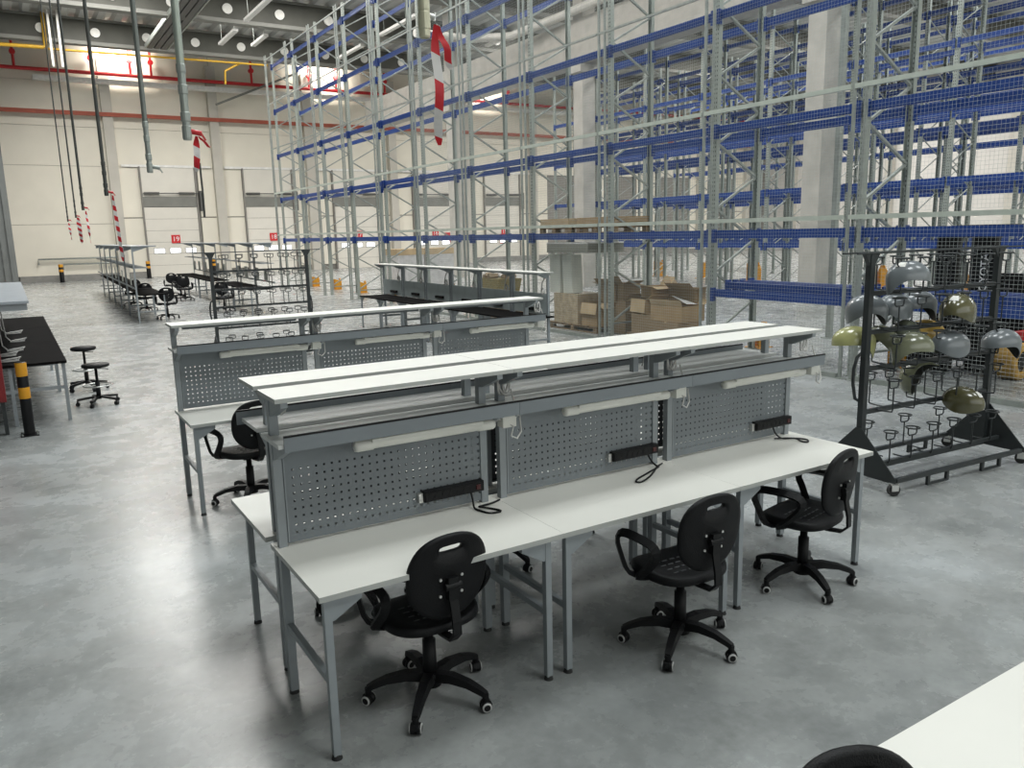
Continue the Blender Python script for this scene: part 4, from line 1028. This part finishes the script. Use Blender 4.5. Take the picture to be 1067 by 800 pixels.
# ------------------------------------------------------------------ hanging conduits and barrier tape
CON = [(1.24, 20.66, 0.014, CONDUITD, 'first from the left, farthest away'), (1.19, 17.47, 0.014, CONDUITD, 'second from the left'), (1.01, 13.3, 0.017, CONDUITD, 'third from the left'),
       (0.92, 9.15, 0.017, CONDUITD, 'fourth from the left, long tape below it'), (0.89, 6.04, 0.0165, mat('mid_grey_conduit', (0.17, 0.185, 0.17), 0.4, 0.3), 'fifth from the left, no tape'), (0.77, 4.04, 0.0175, CONDUIT, 'sixth from the left, thick and pale green-grey'), (0.89, 1.79, 0.011, CONDUIT, 'nearest to the camera, top centre')]
for k, (x, y, r, m, lb) in enumerate(CON):
    t = thing('hanging_conduit', 'vertical air-line conduit hanging from the roof, %s' % lb, 'conduit', (x, y, 2.65))
    obj('tube', MB().cyl((0, 0, 0.12), (0, 0, 10.5), r, n=10), m, t)
    if k == 6:
        obj('fitting', MB().lathe([(0.0, 0.004), (0.010, 0.004), (0.011, 0.0), (0.0135, 0.004), (0.0135, 0.018), (0.0148, 0.02), (0.0148, 0.055), (0.0135, 0.057), (0.0135, 0.06), (0.0142, 0.062), (0.0142, 0.082), (0.0128, 0.085), (0.0128, 0.09), (0.0145, 0.093), (0.0145, 0.13), (0.011, 0.135)], 16, smooth=False), BRASS, t)
        obj('valve', MB().cyl((0.012, 0, 0.052), (0.026, -0.004, 0.048), 0.006, n=10).cyl((0.024, -0.004, 0.04), (0.026, -0.004, 0.058), 0.004, n=8), CHROME, t)
    else:
        obj('fitting', MB().lathe([(0, 0), (r*1.05, 0), (r*1.2, 0.01), (r*1.2, 0.06), (r, 0.065), (r, 0.08), (r*1.25, 0.085), (r*1.25, 0.12), (r, 0.125), (r, 0.2), (r*1.2, 0.205), (r*1.2, 0.24), (r, 0.245), (r, 0.29), (r*1.2, 0.30), (r*1.2, 0.33), (r, 0.335)], 14, smooth=False), GALV if k > 3 else CONDUITD, t)
        obj('valve', MB().cyl((r, 0, 0.04), (r+0.045, -0.01, 0.03), 0.012, n=8).bar((r+0.04, -0.01, 0.035), (r+0.06, -0.012, 0.0), 0.012, 0.008), GALV if k == 4 else REDP, t)
def tape(x, y, z, L, w, label, tw=0.6, s=1.0, sway=0.02, x2=None):
    mb = MB(); N = 18; vs = []
    for i in range(N+1):
        q = i/N; a = 0.55+tw*sin(q*5+x*3); ww = w*(0.45+0.55*min(1, q*5))*(1 if q < 0.93 else (1-q)/0.07*0.6+0.4)
        cx = sway*q + (x2 or 0)*q; cy = 0.006*sin(q*9); dx = cos(a)*ww/2; dy = -sin(a)*ww/2
        vs += [(cx-dx, cy-dy, -L*q), (cx+dx, cy+dy, -L*q), (cx+dx+0.0006, cy+dy+0.0008, -L*q), (cx-dx+0.0006, cy-dy+0.0008, -L*q)]
    fs = []
    for i in range(N): fs += [(i*4+k, i*4+(k+1) % 4, i*4+4+(k+1) % 4, i*4+4+k) for k in range(4)]
    mb.add(vs, fs+[(0, 1, 2, 3), (N*4+3, N*4+2, N*4+1, N*4)], 0, False)
    o = tag(obj('barrier_tape', mb, TAPE, None, (x, y, z)), label, 'barrier tape')
    o.scale = (s, s, s); return o
tape(1.25, 20.66, 2.62, 0.38, 0.05, 'short faint red and white tape under the farthest left conduit', 0.9)
tape(1.22, 17.47, 2.66, 0.48, 0.075, 'red and white tape under the second conduit from the left', 0.3)
tape(1.04, 13.3, 2.64, 0.48, 0.035, 'thin twisted tape under the third conduit from the left', 1.2)
tape(0.972, 9.14, 2.656, 0.66, 0.034, 'long straight red and white tape under the fourth conduit from the left', 0.2, sway=0.03)
tape(0.81, 4.04, 2.67, 0.16, 0.028, 'short knotted tape on the thick pale conduit left of the racks', 0.4, 1.0, -0.012)
tape(0.82, 4.04, 2.67, 0.05, 0.014, 'tail of the knotted tape on the thick pale conduit', 0.2, 1.0, 0.045)
tape(0.917, 1.785, 2.682, 0.215, 0.0165, 'long red and white tape hanging at the top centre of the picture', 0.25, 1.27, 0.0)
tape(0.923, 1.783, 2.680, 0.075, 0.013, 'short tail of tape beside the long one at the top centre', 0.2, 1.27, 0.025)
tag(obj('air_hose', MB().tube([(0, 0, 0), (0.002, 0, -0.12), (0.0, 0, -0.25)], 0.005, 6), CONDUITD, None, (0.815, 4.05, 2.55)), 'thin hose dangling under the knotted tape', 'hose')
# small items on the far wall right of the doors
for x, z, lb in ((27.6, 1.9, 'red fire sign on the far wall seen under the rack beam, left one'), (32.3, 1.7, 'red fire hose box on the far wall behind the racks')):
    tag(obj('fire_sign', MB().bb(-0.35, 0.35, -0.03, 0.0, -0.35, 0.35), REDSIGN, None, (x, WY-0.08, z)), lb, 'sign')
